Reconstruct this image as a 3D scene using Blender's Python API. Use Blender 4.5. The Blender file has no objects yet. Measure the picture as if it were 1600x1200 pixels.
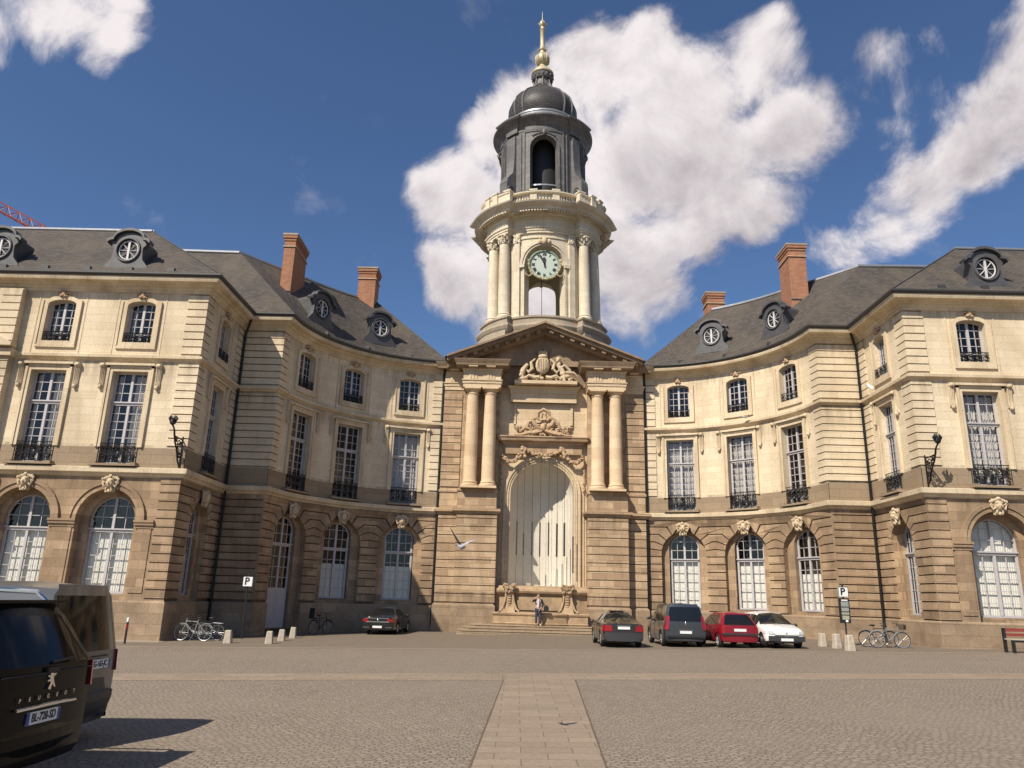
import bpy, math, random
from mathutils import Vector, Matrix
PI=math.pi; R=math.radians
sin,cos,sqrt=math.sin,math.cos,math.sqrt
random.seed(7)
SPLITN={k:.3 for k in 'quoins rusticated_stonework portal_wall plinth architrave cornice triglyphs roof_vent arch_moulding niche_moulding keystone_carving pilaster string_course dado_band upper_wall ground_floor_wall exhaust_pipe windscreen side_window fountain_back badge wiper roof_vent chrome_trim door_trim end_wall chrome_trim lantern_rail pediment drum_wall lantern_wall roof_rail inner_wall recessed_wall joint_backing quoin_joints hip_flashing ridge_cap chimney_cap garland tower_base rear_bumper scroll_buttress'.split()}
scene=bpy.context.scene; COL=scene.collection
rnd=random.uniform

# ------------------------------------------------------------------ mesh helper
class MB:
    def __init__(s): s.v=[];s.f=[];s.uv=[];s.sm=[];s.mi=[]
    def add(s,vs,fs,uvs=None,smooth=False,mi=0):
        b=len(s.v); s.v+= [tuple(p) for p in vs]
        s.uv+= list(uvs) if uvs else [(p[0]+p[1],p[2]) for p in vs]
        for f in fs: s.f.append(tuple(i+b for i in f)); s.sm.append(smooth); s.mi.append(mi)
    def poly(s,pts,uvs=None,mi=0): s.add(pts,[tuple(range(len(pts)))],uvs,mi=mi)
    def box(s,x0,x1,y0,y1,z0,z1,mi=0):
        a=[(x0,y0,z0),(x1,y0,z0),(x1,y1,z0),(x0,y1,z0),(x0,y0,z1),(x1,y0,z1),(x1,y1,z1),(x0,y1,z1)]
        for q in ((0,1,5,4),(1,2,6,5),(2,3,7,6),(3,0,4,7),(4,5,6,7),(3,2,1,0)):
            s.poly([a[i] for i in q],mi=mi)
    def tube(s,pts,r,n=6,cap=True,mi=0):
        pts=[Vector(p) for p in pts]; rr=r if isinstance(r,(list,tuple)) else [r]*len(pts)
        vs=[];prev=None
        for i,p in enumerate(pts):
            d=(pts[min(i+1,len(pts)-1)]-pts[max(i-1,0)])
            if d.length<1e-9: d=Vector((0,0,1))
            d.normalize()
            a=prev if prev is not None else (Vector((0,0,1)) if abs(d.z)<.9 else Vector((1,0,0)))
            x=a-d*a.dot(d)
            if x.length<1e-4: x=Vector((1,0,0))-d*d.x
            x.normalize(); prev=x; y=d.cross(x)
            for k in range(n):
                t=2*PI*k/n; vs.append(p+(x*cos(t)+y*sin(t))*rr[i])
        fs=[]
        for i in range(len(pts)-1):
            for k in range(n): fs.append((i*n+k,i*n+(k+1)%n,(i+1)*n+(k+1)%n,(i+1)*n+k))
        if cap: fs.append(tuple(range(n-1,-1,-1))); fs.append(tuple((len(pts)-1)*n+k for k in range(n)))
        s.add(vs,fs,smooth=True,mi=mi)
    def lathe(s,prof,c=(0,0,0),n=24,a0=0,a1=2*PI,mi=0,smooth=True,ax='z'):
        full=abs(a1-a0-2*PI)<1e-6; m=n if full else n+1; vs=[];uv=[]
        for (r,z) in prof:
            for k in range(m):
                t=a0+(a1-a0)*k/n
                if ax=='z': vs.append((c[0]+r*sin(t),c[1]-r*cos(t),c[2]+z))
                elif ax=='y': vs.append((c[0]+r*cos(t),c[1]+z,c[2]+r*sin(t)))
                else: vs.append((c[0]+z,c[1]+r*cos(t),c[2]+r*sin(t)))
                uv.append((t*max(r,.5),z))
        fs=[]
        for i in range(len(prof)-1):
            for k in range(n):
                k2=(k+1)%m
                fs.append((i*m+k,i*m+k2,(i+1)*m+k2,(i+1)*m+k))
        s.add(vs,fs,uv,smooth=smooth,mi=mi)
    def ball(s,c,r,n=10,m=7,rot=None,mi=0,jit=0):
        rx,ry,rz=r if isinstance(r,(list,tuple)) else (r,r,r); vs=[]
        for i in range(m+1):
            ph=PI*i/m-PI/2
            for k in range(n):
                t=2*PI*k/n; q=1+ (rnd(-jit,jit) if jit else 0)
                p=Vector((rx*cos(ph)*cos(t)*q,ry*cos(ph)*sin(t)*q,rz*sin(ph)*q))
                if rot is not None: p=rot@p
                vs.append((c[0]+p.x,c[1]+p.y,c[2]+p.z))
        fs=[(i*n+k,i*n+(k+1)%n,(i+1)*n+(k+1)%n,(i+1)*n+k) for i in range(m) for k in range(n)]
        s.add(vs,fs,smooth=True,mi=mi)
    def prism(s,T,poly,n0,n1,mi=0):
        # poly (u,z) counter-clockwise seen from outside
        s.add([T(u,n1,z) for u,z in poly],[tuple(range(len(poly)))],[(u,z) for u,z in poly],mi=mi)
        L=len(poly)
        for i in range(L):
            (a,b),(c,d)=poly[i],poly[(i+1)%L]
            if abs(a-c)+abs(b-d)<1e-5: continue
            s.add([T(a,n1,b),T(a,n0,b),T(c,n0,d),T(c,n1,d)],[(0,1,2,3)],[(a,b),(a+n1-n0,b),(c+n1-n0,d),(c,d)],mi=mi)
    def wbox(s,T,u0,u1,n0,n1,z0,z1,du=50,mi=0):
        k=max(1,int(math.ceil((u1-u0)/du)))
        for i in range(k):
            a=u0+(u1-u0)*i/k;b=u0+(u1-u0)*(i+1)/k
            s.add([T(a,n1,z0),T(b,n1,z0),T(b,n1,z1),T(a,n1,z1)],[(0,1,2,3)],[(a,z0),(b,z0),(b,z1),(a,z1)],mi=mi)
            s.add([T(a,n1,z1),T(b,n1,z1),T(b,n0,z1),T(a,n0,z1)],[(0,1,2,3)],[(a,z1),(b,z1),(b,z1+.1),(a,z1+.1)],mi=mi)
            s.add([T(a,n0,z0),T(b,n0,z0),T(b,n1,z0),T(a,n1,z0)],[(0,1,2,3)],[(a,z0),(b,z0),(b,z0+.1),(a,z0+.1)],mi=mi)
        s.add([T(u0,n0,z0),T(u0,n1,z0),T(u0,n1,z1),T(u0,n0,z1)],[(0,1,2,3)],[(u0,z0),(u0+.1,z0),(u0+.1,z1),(u0,z1)],mi=mi)
        s.add([T(u1,n1,z0),T(u1,n0,z0),T(u1,n0,z1),T(u1,n1,z1)],[(0,1,2,3)],[(u1,z0),(u1+.1,z0),(u1+.1,z1),(u1,z1)],mi=mi)
    def sweep(s,path,prof,closed=False,smooth=False,capends=True,mi=0):
        # path: plan points, outward on the right-hand side; prof: (n,z) from bottom to top
        P=[Vector((p[0],p[1])) for p in path]; L=len(P); nor=[]
        for i in range(L):
            if closed: a,b,c=P[i-1],P[i],P[(i+1)%L]
            else: a,b,c=P[max(i-1,0)],P[i],P[min(i+1,L-1)]
            d1=(b-a);d2=(c-b)
            if d1.length<1e-9:d1=d2
            if d2.length<1e-9:d2=d1
            n1=Vector((d1.y,-d1.x)).normalized();n2=Vector((d2.y,-d2.x)).normalized()
            m=n1+n2; m=m/max(.15,(1+n1.dot(n2))); nor.append(m)
        acc=[0]
        for i in range(1,L+1): acc.append(acc[-1]+(P[i%L]-P[i-1]).length)
        cnt=L if closed else L-1
        for j in range(len(prof)-1):
            (n0,z0),(n1,z1)=prof[j],prof[j+1]
            for i in range(cnt):
                k=(i+1)%L
                A=P[i]+nor[i]*n0;B=P[k]+nor[k]*n0;C=P[k]+nor[k]*n1;D=P[i]+nor[i]*n1
                w0=z0+n0;w1=z1+n1
                s.add([(A.x,A.y,z0),(B.x,B.y,z0),(C.x,C.y,z1),(D.x,D.y,z1)],[(0,1,2,3)],[(acc[i],w0),(acc[i+1],w0),(acc[i+1],w1),(acc[i],w1)],mi=mi)
        if capends and not closed:
            for i,rev in ((0,False),(L-1,True)):
                pts=[(P[i].x+nor[i].x*n,P[i].y+nor[i].y*n,z) for n,z in prof]
                if rev: pts=pts[::-1]
                s.poly(pts,mi=mi)
    def pieces(s,gap=.3):
        par={}
        def find(a):
            while par[a]!=a: par[a]=par[par[a]]; a=par[a]
            return a
        fc=[]
        for f in s.f:
            c0=None
            for i in f:
                x,y,z=s.v[i]; c=(math.floor(x/gap),math.floor(y/gap),math.floor(z/gap))
                if c not in par: par[c]=c
                if c0 is None: c0=c
                else: par[find(c)]=find(c0)
            fc.append(c0)
        for c in list(par):
            for dx in (0,1):
                for dy in (-1,0,1):
                    for dz in (-1,0,1):
                        q=(c[0]+dx,c[1]+dy,c[2]+dz)
                        if q in par: par[find(q)]=find(c)
        grp={}
        for k,c in enumerate(fc): grp.setdefault(find(c),[]).append(k)
        out=[]
        for ks in grp.values():
            m=MB(); mp={}
            for k in ks:
                q=[]
                for i in s.f[k]:
                    if i not in mp: mp[i]=len(m.v); m.v.append(s.v[i]); m.uv.append(s.uv[i])
                    q.append(mp[i])
                m.f.append(tuple(q)); m.sm.append(s.sm[k]); m.mi.append(s.mi[k])
            out.append(m)
        return out
    def build(s,name,mats,parent=None,mir=False,off=(0,0,0),loc=(0,0,0),rz=0,sharp=40,weld=False):
        if name in SPLITN and parent is not None:
            ps=s.pieces(SPLITN[name])
            if len(ps)>1:
                os_=[p.build1(name,mats,parent,mir,off,loc,rz,sharp) for p in ps]; return max(os_,key=lambda o:len(o.data.polygons))
        return s.build1(name,mats,parent,mir,off,loc,rz,sharp)
    def build1(s,name,mats,parent=None,mir=False,off=(0,0,0),loc=(0,0,0),rz=0,sharp=40):
        v=s.v; f=s.f
        if mir: v=[(-x,y,z) for x,y,z in v]; f=[q[::-1] for q in f]
        if off!=(0,0,0): v=[(x-off[0],y-off[1],z-off[2]) for x,y,z in v]
        me=bpy.data.meshes.new(name); me.from_pydata(v,[],f)
        if not isinstance(mats,(list,tuple)): mats=[mats]
        for m in mats: me.materials.append(m)
        ul=me.uv_layers.new(name='UVMap'); uvs=s.uv
        vi=[0]*len(me.loops); me.loops.foreach_get('vertex_index',vi)
        flat=[]
        for i in vi: flat+=uvs[i]
        ul.data.foreach_set('uv',flat)
        me.polygons.foreach_set('use_smooth',s.sm); me.polygons.foreach_set('material_index',s.mi)
        me.validate(); me.update()
        if any(s.sm): me.set_sharp_from_angle(angle=R(sharp))
        o=bpy.data.objects.new(name,me); COL.objects.link(o)
        o.location=loc; o.rotation_euler=(0,0,rz)
        if parent is not None: o.parent=parent
        return o
def thing(name,label,cat,loc=(0,0,0),rz=0,group=None):
    o=bpy.data.objects.new(name,None); COL.objects.link(o); o.empty_display_size=.3
    o.location=loc; o.rotation_euler=(0,0,rz); tag(o,label,cat,group); return o
def tag(o,label,cat,group=None):
    o['label']=label;o['category']=cat
    if group:o['group']=group
    return o
def struct(o): o['kind']='structure'; return o
def inst(src,parent,loc=(0,0,0),rz=0,scale=None):
    c=src.copy(); COL.objects.link(c); c.parent=parent; c.location=loc; c.rotation_euler=(0,0,rz)
    if scale: c.scale=scale
    for ch in src.children: inst(ch,c,ch.location,ch.rotation_euler.z)
    return c
def text_mb(txt,size,ext=.004,bold=0):
    cu=bpy.data.curves.new('t','FONT'); cu.body=txt; cu.size=size; cu.extrude=ext; cu.align_x='CENTER'; cu.align_y='CENTER'; cu.offset=bold; cu.resolution_u=3
    o=bpy.data.objects.new('t',cu); COL.objects.link(o)
    dg=bpy.context.evaluated_depsgraph_get(); me=bpy.data.meshes.new_from_object(o.evaluated_get(dg))
    vs=[tuple(v.co) for v in me.vertices]; fs=[tuple(p.vertices) for p in me.polygons]
    bpy.data.objects.remove(o); bpy.data.curves.remove(cu); bpy.data.meshes.remove(me)
    return vs,fs

# ------------------------------------------------------------------ materials
def newmat(name):
    m=bpy.data.materials.new(name); m.use_nodes=True; nt=m.node_tree
    return m,nt,nt.nodes['Principled BSDF']
def N(nt,t,**k):
    n=nt.nodes.new(t)
    for a,b in k.items():
        if a.startswith('i_'): n.inputs[a[2:].replace('_',' ')].default_value=b
        else: setattr(n,a,b)
    return n
def simple(name,col,rough=.6,metal=0,spec=None,coat=0,noise=0,nscale=6):
    m,nt,b=newmat(name); b.inputs['Base Color'].default_value=(*col,1); b.inputs['Roughness'].default_value=rough; b.inputs['Metallic'].default_value=metal
    if spec is not None: b.inputs['Specular IOR Level'].default_value=spec
    if coat: b.inputs['Coat Weight'].default_value=coat; b.inputs['Coat Roughness'].default_value=.04
    if noise:
        g=N(nt,'ShaderNodeNewGeometry'); t=N(nt,'ShaderNodeTexNoise',i_Scale=nscale,i_Detail=6.0,i_Roughness=.65); nt.links.new(g.outputs['Position'],t.inputs['Vector'])
        mr=N(nt,'ShaderNodeMapRange'); mr.inputs['To Min'].default_value=1-noise; mr.inputs['To Max'].default_value=1+noise
        mr.inputs['From Min'].default_value=.3; mr.inputs['From Max'].default_value=.7
        nt.links.new(t.outputs['Fac'],mr.inputs['Value'])
        mx=N(nt,'ShaderNodeMix',data_type='RGBA',blend_type='MULTIPLY'); mx.inputs['Factor'].default_value=1; mx.inputs['A'].default_value=(*col,1)
        nt.links.new(mr.outputs['Result'],mx.inputs['B']); nt.links.new(mx.outputs['Result'],b.inputs['Base Color'])
        bp=N(nt,'ShaderNodeBump'); bp.inputs['Strength'].default_value=.15; bp.inputs['Distance'].default_value=.02
        nt.links.new(t.outputs['Fac'],bp.inputs['Height']); nt.links.new(bp.outputs['Normal'],b.inputs['Normal'])
    return m
def masonry(name,c1,c2,mortar,stain,bw=.9,bh=.355,ms=.006,zoff=0,stain_amt=.5,rough=.9,off=.5,bumpd=.01,sscale=.35,obj=False,streak=True,distort=0,bands=(),bcol=(.16,.12,.08)):
    m,nt,b=newmat(name); L=nt.links.new
    if obj: src=N(nt,'ShaderNodeNewGeometry').outputs['Position']
    else: src=N(nt,'ShaderNodeUVMap',uv_map='UVMap').outputs['UV']
    if distort:
        dn=N(nt,'ShaderNodeTexNoise',i_Scale=distort[0],i_Detail=2.0); L(src,dn.inputs['Vector'])
        va=N(nt,'ShaderNodeVectorMath',operation='SUBTRACT'); L(dn.outputs['Color'],va.inputs[0]); va.inputs[1].default_value=(.5,.5,.5)
        vs=N(nt,'ShaderNodeVectorMath',operation='SCALE'); L(va.outputs[0],vs.inputs[0]); vs.inputs['Scale'].default_value=distort[1]
        vb=N(nt,'ShaderNodeVectorMath',operation='ADD'); L(src,vb.inputs[0]); L(vs.outputs[0],vb.inputs[1]); src=vb.outputs[0]
    mp=N(nt,'ShaderNodeMapping'); mp.inputs['Location'].default_value=(0,-zoff,0); L(src,mp.inputs['Vector'])
    br=N(nt,'ShaderNodeTexBrick',offset=off); br.inputs['Color1'].default_value=(*c1,1); br.inputs['Color2'].default_value=(*c2,1); br.inputs['Mortar'].default_value=(*mortar,1)
    br.inputs['Scale'].default_value=1; br.inputs['Mortar Size'].default_value=ms; br.inputs['Mortar Smooth'].default_value=.3; br.inputs['Brick Width'].default_value=bw; br.inputs['Row Height'].default_value=bh
    L(mp.outputs[0],br.inputs['Vector'])
    g=N(nt,'ShaderNodeNewGeometry')
    mp2=N(nt,'ShaderNodeMapping'); mp2.inputs['Scale'].default_value=(1,1,.35 if streak else 1); L(g.outputs['Position'],mp2.inputs['Vector'])
    n1=N(nt,'ShaderNodeTexNoise',i_Scale=sscale,i_Detail=9.0,i_Roughness=.62,i_Distortion=.5); L(mp2.outputs[0],n1.inputs['Vector'])
    r1=N(nt,'ShaderNodeMapRange'); r1.inputs['From Min'].default_value=.42; r1.inputs['From Max'].default_value=.72; r1.inputs['To Max'].default_value=stain_amt; L(n1.outputs['Fac'],r1.inputs['Value'])
    mx=N(nt,'ShaderNodeMix',data_type='RGBA'); L(r1.outputs[0],mx.inputs['Factor']); L(br.outputs['Color'],mx.inputs['A']); mx.inputs['B'].default_value=(*stain,1)
    n2=N(nt,'ShaderNodeTexNoise',i_Scale=14.0,i_Detail=8.0,i_Roughness=.7); L(g.outputs['Position'],n2.inputs['Vector'])
    r2=N(nt,'ShaderNodeMapRange'); r2.inputs['From Min'].default_value=.25; r2.inputs['From Max'].default_value=.75; r2.inputs['To Min'].default_value=.76; r2.inputs['To Max'].default_value=1.18; L(n2.outputs['Fac'],r2.inputs['Value'])
    m2=N(nt,'ShaderNodeMix',data_type='RGBA',blend_type='MULTIPLY'); m2.inputs['Factor'].default_value=1; L(mx.outputs['Result'],m2.inputs['A']); L(r2.outputs[0],m2.inputs['B'])
    fin=m2.outputs['Result']
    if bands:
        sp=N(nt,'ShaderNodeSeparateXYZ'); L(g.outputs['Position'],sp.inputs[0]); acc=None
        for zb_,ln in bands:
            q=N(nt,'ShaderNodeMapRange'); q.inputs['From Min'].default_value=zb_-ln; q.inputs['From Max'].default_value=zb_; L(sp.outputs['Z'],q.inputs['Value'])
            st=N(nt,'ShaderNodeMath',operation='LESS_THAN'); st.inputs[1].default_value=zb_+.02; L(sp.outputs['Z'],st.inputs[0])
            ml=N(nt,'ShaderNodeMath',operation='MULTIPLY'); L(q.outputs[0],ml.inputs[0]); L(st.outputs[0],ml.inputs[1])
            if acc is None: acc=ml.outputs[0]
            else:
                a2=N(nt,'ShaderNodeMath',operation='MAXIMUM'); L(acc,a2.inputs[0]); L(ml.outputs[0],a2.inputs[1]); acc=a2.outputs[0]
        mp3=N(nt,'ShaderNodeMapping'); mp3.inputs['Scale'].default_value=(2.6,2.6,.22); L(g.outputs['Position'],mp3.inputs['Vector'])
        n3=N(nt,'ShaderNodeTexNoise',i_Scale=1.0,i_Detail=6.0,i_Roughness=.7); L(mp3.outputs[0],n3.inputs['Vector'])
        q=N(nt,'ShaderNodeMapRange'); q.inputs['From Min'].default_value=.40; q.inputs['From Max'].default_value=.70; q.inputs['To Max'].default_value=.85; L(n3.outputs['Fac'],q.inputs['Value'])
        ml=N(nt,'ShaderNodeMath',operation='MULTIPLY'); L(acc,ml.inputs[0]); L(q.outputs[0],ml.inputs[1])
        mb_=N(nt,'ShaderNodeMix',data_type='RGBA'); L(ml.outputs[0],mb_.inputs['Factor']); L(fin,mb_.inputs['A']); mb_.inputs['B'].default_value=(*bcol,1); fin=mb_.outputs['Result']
    L(fin,b.inputs['Base Color']); b.inputs['Roughness'].default_value=rough; b.inputs['Specular IOR Level'].default_value=.25
    ad=N(nt,'ShaderNodeMath',operation='MULTIPLY_ADD'); L(br.outputs['Fac'],ad.inputs[0]); ad.inputs[1].default_value=-1; L(n2.outputs['Fac'],ad.inputs[2])
    bp=N(nt,'ShaderNodeBump'); bp.inputs['Strength'].default_value=.6; bp.inputs['Distance'].default_value=bumpd; L(ad.outputs[0],bp.inputs['Height']); L(bp.outputs['Normal'],b.inputs['Normal'])
    return m
M={}
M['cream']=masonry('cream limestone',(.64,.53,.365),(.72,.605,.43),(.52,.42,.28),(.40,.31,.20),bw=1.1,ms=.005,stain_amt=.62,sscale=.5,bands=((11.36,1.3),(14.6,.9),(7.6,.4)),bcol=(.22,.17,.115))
M['cream_trim']=masonry('limestone mouldings',(.60,.49,.335),(.67,.56,.39),(.36,.28,.18),(.32,.23,.135),bw=1.4,bh=5,ms=.006,stain_amt=.7,sscale=.8)
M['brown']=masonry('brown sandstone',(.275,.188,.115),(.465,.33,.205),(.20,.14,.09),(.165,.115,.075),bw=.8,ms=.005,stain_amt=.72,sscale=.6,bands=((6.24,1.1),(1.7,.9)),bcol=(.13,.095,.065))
M['dado']=masonry('grey brown dado stone',(.27,.20,.13),(.31,.235,.155),(.17,.12,.08),(.22,.17,.11),bw=1.0,bh=.4,ms=.005,stain_amt=.4)
M['plinth']=masonry('weathered plinth stone',(.29,.21,.135),(.36,.265,.175),(.20,.14,.09),(.15,.105,.07),bw=.9,bh=.42,ms=.006,stain_amt=.75,sscale=.9,streak=False)
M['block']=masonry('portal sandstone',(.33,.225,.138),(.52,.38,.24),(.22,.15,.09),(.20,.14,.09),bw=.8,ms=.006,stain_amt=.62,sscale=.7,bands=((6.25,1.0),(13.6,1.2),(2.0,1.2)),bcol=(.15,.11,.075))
M['blockpale']=masonry('pale portal stone',(.56,.44,.29),(.65,.52,.35),(.40,.30,.19),(.40,.28,.16),bw=1.0,bh=.4,ms=.004,stain_amt=.45,sscale=.6)
M['niche']=masonry('smooth niche stone',(.59,.545,.455),(.63,.585,.495),(.55,.50,.41),(.44,.39,.31),bw=1.4,bh=.7,ms=.002,stain_amt=.4,sscale=.8)
M['column']=masonry('banded column stone',(.60,.46,.30),(.68,.54,.36),(.46,.33,.20),(.44,.25,.12),bw=9,bh=.62,ms=.005,stain_amt=.5,sscale=.5,streak=False)
M['tower']=masonry('tower limestone',(.62,.54,.40),(.70,.62,.47),(.46,.38,.27),(.30,.25,.18),bw=.9,bh=.42,ms=.005,stain_amt=.5,sscale=.6)
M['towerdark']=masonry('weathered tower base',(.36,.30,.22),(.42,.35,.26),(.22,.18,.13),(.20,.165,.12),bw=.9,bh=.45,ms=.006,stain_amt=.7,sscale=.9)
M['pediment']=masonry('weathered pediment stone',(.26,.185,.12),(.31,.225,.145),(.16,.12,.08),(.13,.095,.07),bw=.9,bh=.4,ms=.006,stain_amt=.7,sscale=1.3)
M['joint']=simple('joint dirt and groove shade',(.115,.08,.05),.95,noise=.25,nscale=6); M['jointpale']=simple('pale groove shade and dirt',(.24,.175,.11),.95,noise=.25,nscale=6)  # shade of the grooves put into the colour, along with joint dirt
M['slate']=masonry('roof slates',(.060,.052,.046),(.100,.085,.072),(.030,.027,.026),(.14,.113,.08),bw=.26,bh=.15,ms=.010,stain_amt=.5,rough=.75,bumpd=.015,sscale=.55)
M['lead']=masonry('lead cladding',(.115,.11,.107),(.165,.157,.152),(.06,.056,.054),(.23,.215,.20),bw=.45,bh=.42,ms=.010,stain_amt=.45,rough=.55,sscale=1.2)
M['scales']=masonry('fish scale slates',(.05,.046,.045),(.085,.078,.074),(.02,.02,.02),(.12,.11,.10),bw=.22,bh=.12,ms=.014,stain_amt=.3,rough=.4,sscale=1.2,bumpd=.03)
M['brick']=masonry('red brick',(.30,.115,.06),(.42,.18,.095),(.36,.27,.19),(.22,.09,.055),bw=.24,bh=.075,ms=.009,stain_amt=.4,sscale=1.5)
M['setts']=masonry('granite setts',(.225,.182,.138),(.30,.247,.192),(.14,.112,.085),(.25,.205,.158),bw=.115,bh=.09,ms=.012,stain_amt=.6,rough=.85,obj=True,bumpd=.022,sscale=.25,streak=False,distort=(1.7,.34))
M['settsdark']=masonry('worn dark setts',(.185,.15,.11),(.24,.19,.145),(.12,.095,.07),(.20,.165,.12),bw=.14,bh=.10,ms=.012,stain_amt=.5,rough=.9,obj=True,bumpd=.02,sscale=.4,streak=False,distort=(.8,.3))
M['slabs']=masonry('granite paving slabs',(.25,.195,.14),(.30,.237,.173),(.155,.118,.086),(.225,.178,.13),bw=.62,bh=.36,ms=.007,stain_amt=.5,rough=.8,obj=True,bumpd=.012,sscale=.5,streak=False)
M['kerb']=masonry('pale granite kerb',(.30,.245,.185),(.35,.29,.22),(.2,.16,.12),(.28,.235,.18),bw=1.0,bh=5,ms=.012,stain_amt=.5,sscale=1,streak=False)
M['steps']=masonry('granite steps',(.30,.225,.15),(.36,.275,.185),(.15,.11,.07),(.22,.165,.11),bw=1.3,bh=5,ms=.01,stain_amt=.6,sscale=1.2,streak=False)
M['statue']=simple('carved pale stone',(.52,.41,.27),.9,noise=.22,nscale=5)
M['statuebrown']=simple('carved brown stone',(.42,.29,.175),.9,noise=.25,nscale=5)
M['fountain']=simple('fountain sandstone',(.35,.245,.145),.9,noise=.28,nscale=2.5)
M['bollard']=simple('pale granite',(.42,.36,.28),.9,noise=.2,nscale=8)
M['zinc']=simple('zinc flashing',(.30,.31,.32),.4,.5,noise=.12)
M['gutter']=simple('dark zinc gutter',(.06,.058,.056),.5,.3)
M['frame']=simple('grey white window paint',(.44,.42,.42),.5,noise=.08)
M['leadframe']=simple('dark lead dormer',(.085,.082,.082),.5,.2,noise=.2,nscale=4)
M['oculus']=simple('pale dormer bars',(.55,.54,.54),.5)
M['iron']=simple('black wrought iron',(.012,.011,.011),.45,.3)
M['curtain']=simple('net curtain',(.60,.57,.54),.9)
M['blind']=simple('cream roller blind',(.80,.79,.72),.9)
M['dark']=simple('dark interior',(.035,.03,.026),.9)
M['gold']=simple('weathered gilding',(.46,.39,.24),.5,.15,noise=.2,nscale=5)
M['dial']=simple('pale clock dial',(.42,.48,.41),.5)
M['verdigris']=simple('verdigris bronze',(.20,.27,.19),.6,.3,noise=.25,nscale=6)
M['black']=simple('matt black',(.012,.012,.012),.6)
M['rubber']=simple('tyre rubber',(.018,.017,.016),.8)
M['alloy']=simple('wheel alloy',(.55,.55,.56),.35,.7)
M['chrome']=simple('chrome',(.75,.75,.76),.15,1)
M['plastic']=simple('grey plastic',(.035,.035,.036),.55)
M['plate']=simple('white plate',(.72,.72,.70),.4)
M['plateblue']=simple('blue plate band',(.02,.06,.30),.4)
M['lampred']=simple('red lamp lens',(.27,.008,.014),.15,coat=.5)
M['lampwhite']=simple('clear lamp lens',(.62,.62,.62),.12,coat=.5)
M['carglass']=simple('car glass',(.010,.011,.011),.05,spec=.5); M['nearglass']=simple('tinted car glass',(.006,.006,.006),.07,spec=.22)
M['seat']=simple('pale car seat',(.25,.24,.2),.8)
def paint(n,c,metal=.2,rough=.28): return simple(n,c,rough,metal,coat=.8)
m,nt,b=newmat('window glass'); nt.nodes.remove(b)
tr=N(nt,'ShaderNodeBsdfTransparent'); tr.inputs['Color'].default_value=(.90,.90,.89,1)
gl=N(nt,'ShaderNodeBsdfGlossy'); gl.inputs['Roughness'].default_value=.03; gl.inputs['Color'].default_value=(.70,.66,.62,1)
fr=N(nt,'ShaderNodeLayerWeight'); pw=N(nt,'ShaderNodeMath',operation='POWER'); pw.inputs[1].default_value=4; nt.links.new(fr.outputs['Facing'],pw.inputs[0]); ad=N(nt,'ShaderNodeMath',operation='MULTIPLY_ADD'); ad.inputs[1].default_value=.7; ad.inputs[2].default_value=.075; nt.links.new(pw.outputs[0],ad.inputs[0])
mx=N(nt,'ShaderNodeMixShader'); nt.links.new(ad.outputs[0],mx.inputs[0]); nt.links.new(tr.outputs[0],mx.inputs[1]); nt.links.new(gl.outputs[0],mx.inputs[2])
gn=N(nt,'ShaderNodeNewGeometry'); tn=N(nt,'ShaderNodeTexNoise',i_Scale=3.5,i_Detail=1.0); nt.links.new(gn.outputs['Position'],tn.inputs['Vector'])
bp=N(nt,'ShaderNodeBump'); bp.inputs['Strength'].default_value=.25; bp.inputs['Distance'].default_value=.02; nt.links.new(tn.outputs['Fac'],bp.inputs['Height']); nt.links.new(bp.outputs[0],gl.inputs['Normal'])
nt.links.new(mx.outputs[0],nt.nodes['Material Output'].inputs[0]); M['glass']=m
SUN_AZ,SUN_EL,SUN_E=38.0,45.0,5.0
SKY_AIR,SKY_S=1.0,.073
CLD=(9.9,9.2,9.2); SKYT=(.80,.95,1.16)
EXPO=0.34
# ------------------------------------------------------------------ wings
XA,YA,YC=15.55,31.64,36.3; CX,CY,RW=5.4,35.5,8.15
TH0=math.asin((YC-CY)/RW); XD=CX+RW*cos(TH0); U0=RW*TH0; U1=RW*R(86.6)
def Tfront(u,n,z): return (u,YA-n,z)
def Tside(u,n,z): return (-XA+n,u,z)
def Tret(u,n,z): return (u,YC-n,z)
def Tcur(u,n,z):
    t=u/RW; r=RW-n; return (-CX-r*cos(t),CY+r*sin(t),z)
def arcpath(n=0,a=None,b=None,k=30):
    a=U0 if a is None else a;b=U1 if b is None else b
    return [Tcur(a+(b-a)*i/k,n,0)[:2] for i in range(k+1)]
XL=-31.0
PATH=[(XL,YA),(-XA,YA),(-XA,YC),(-XD,YC)]+arcpath()[1:]
Z1,Z1t,Z2,Z2t,ZG=6.22,6.62,11.35,11.62,15.05

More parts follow.
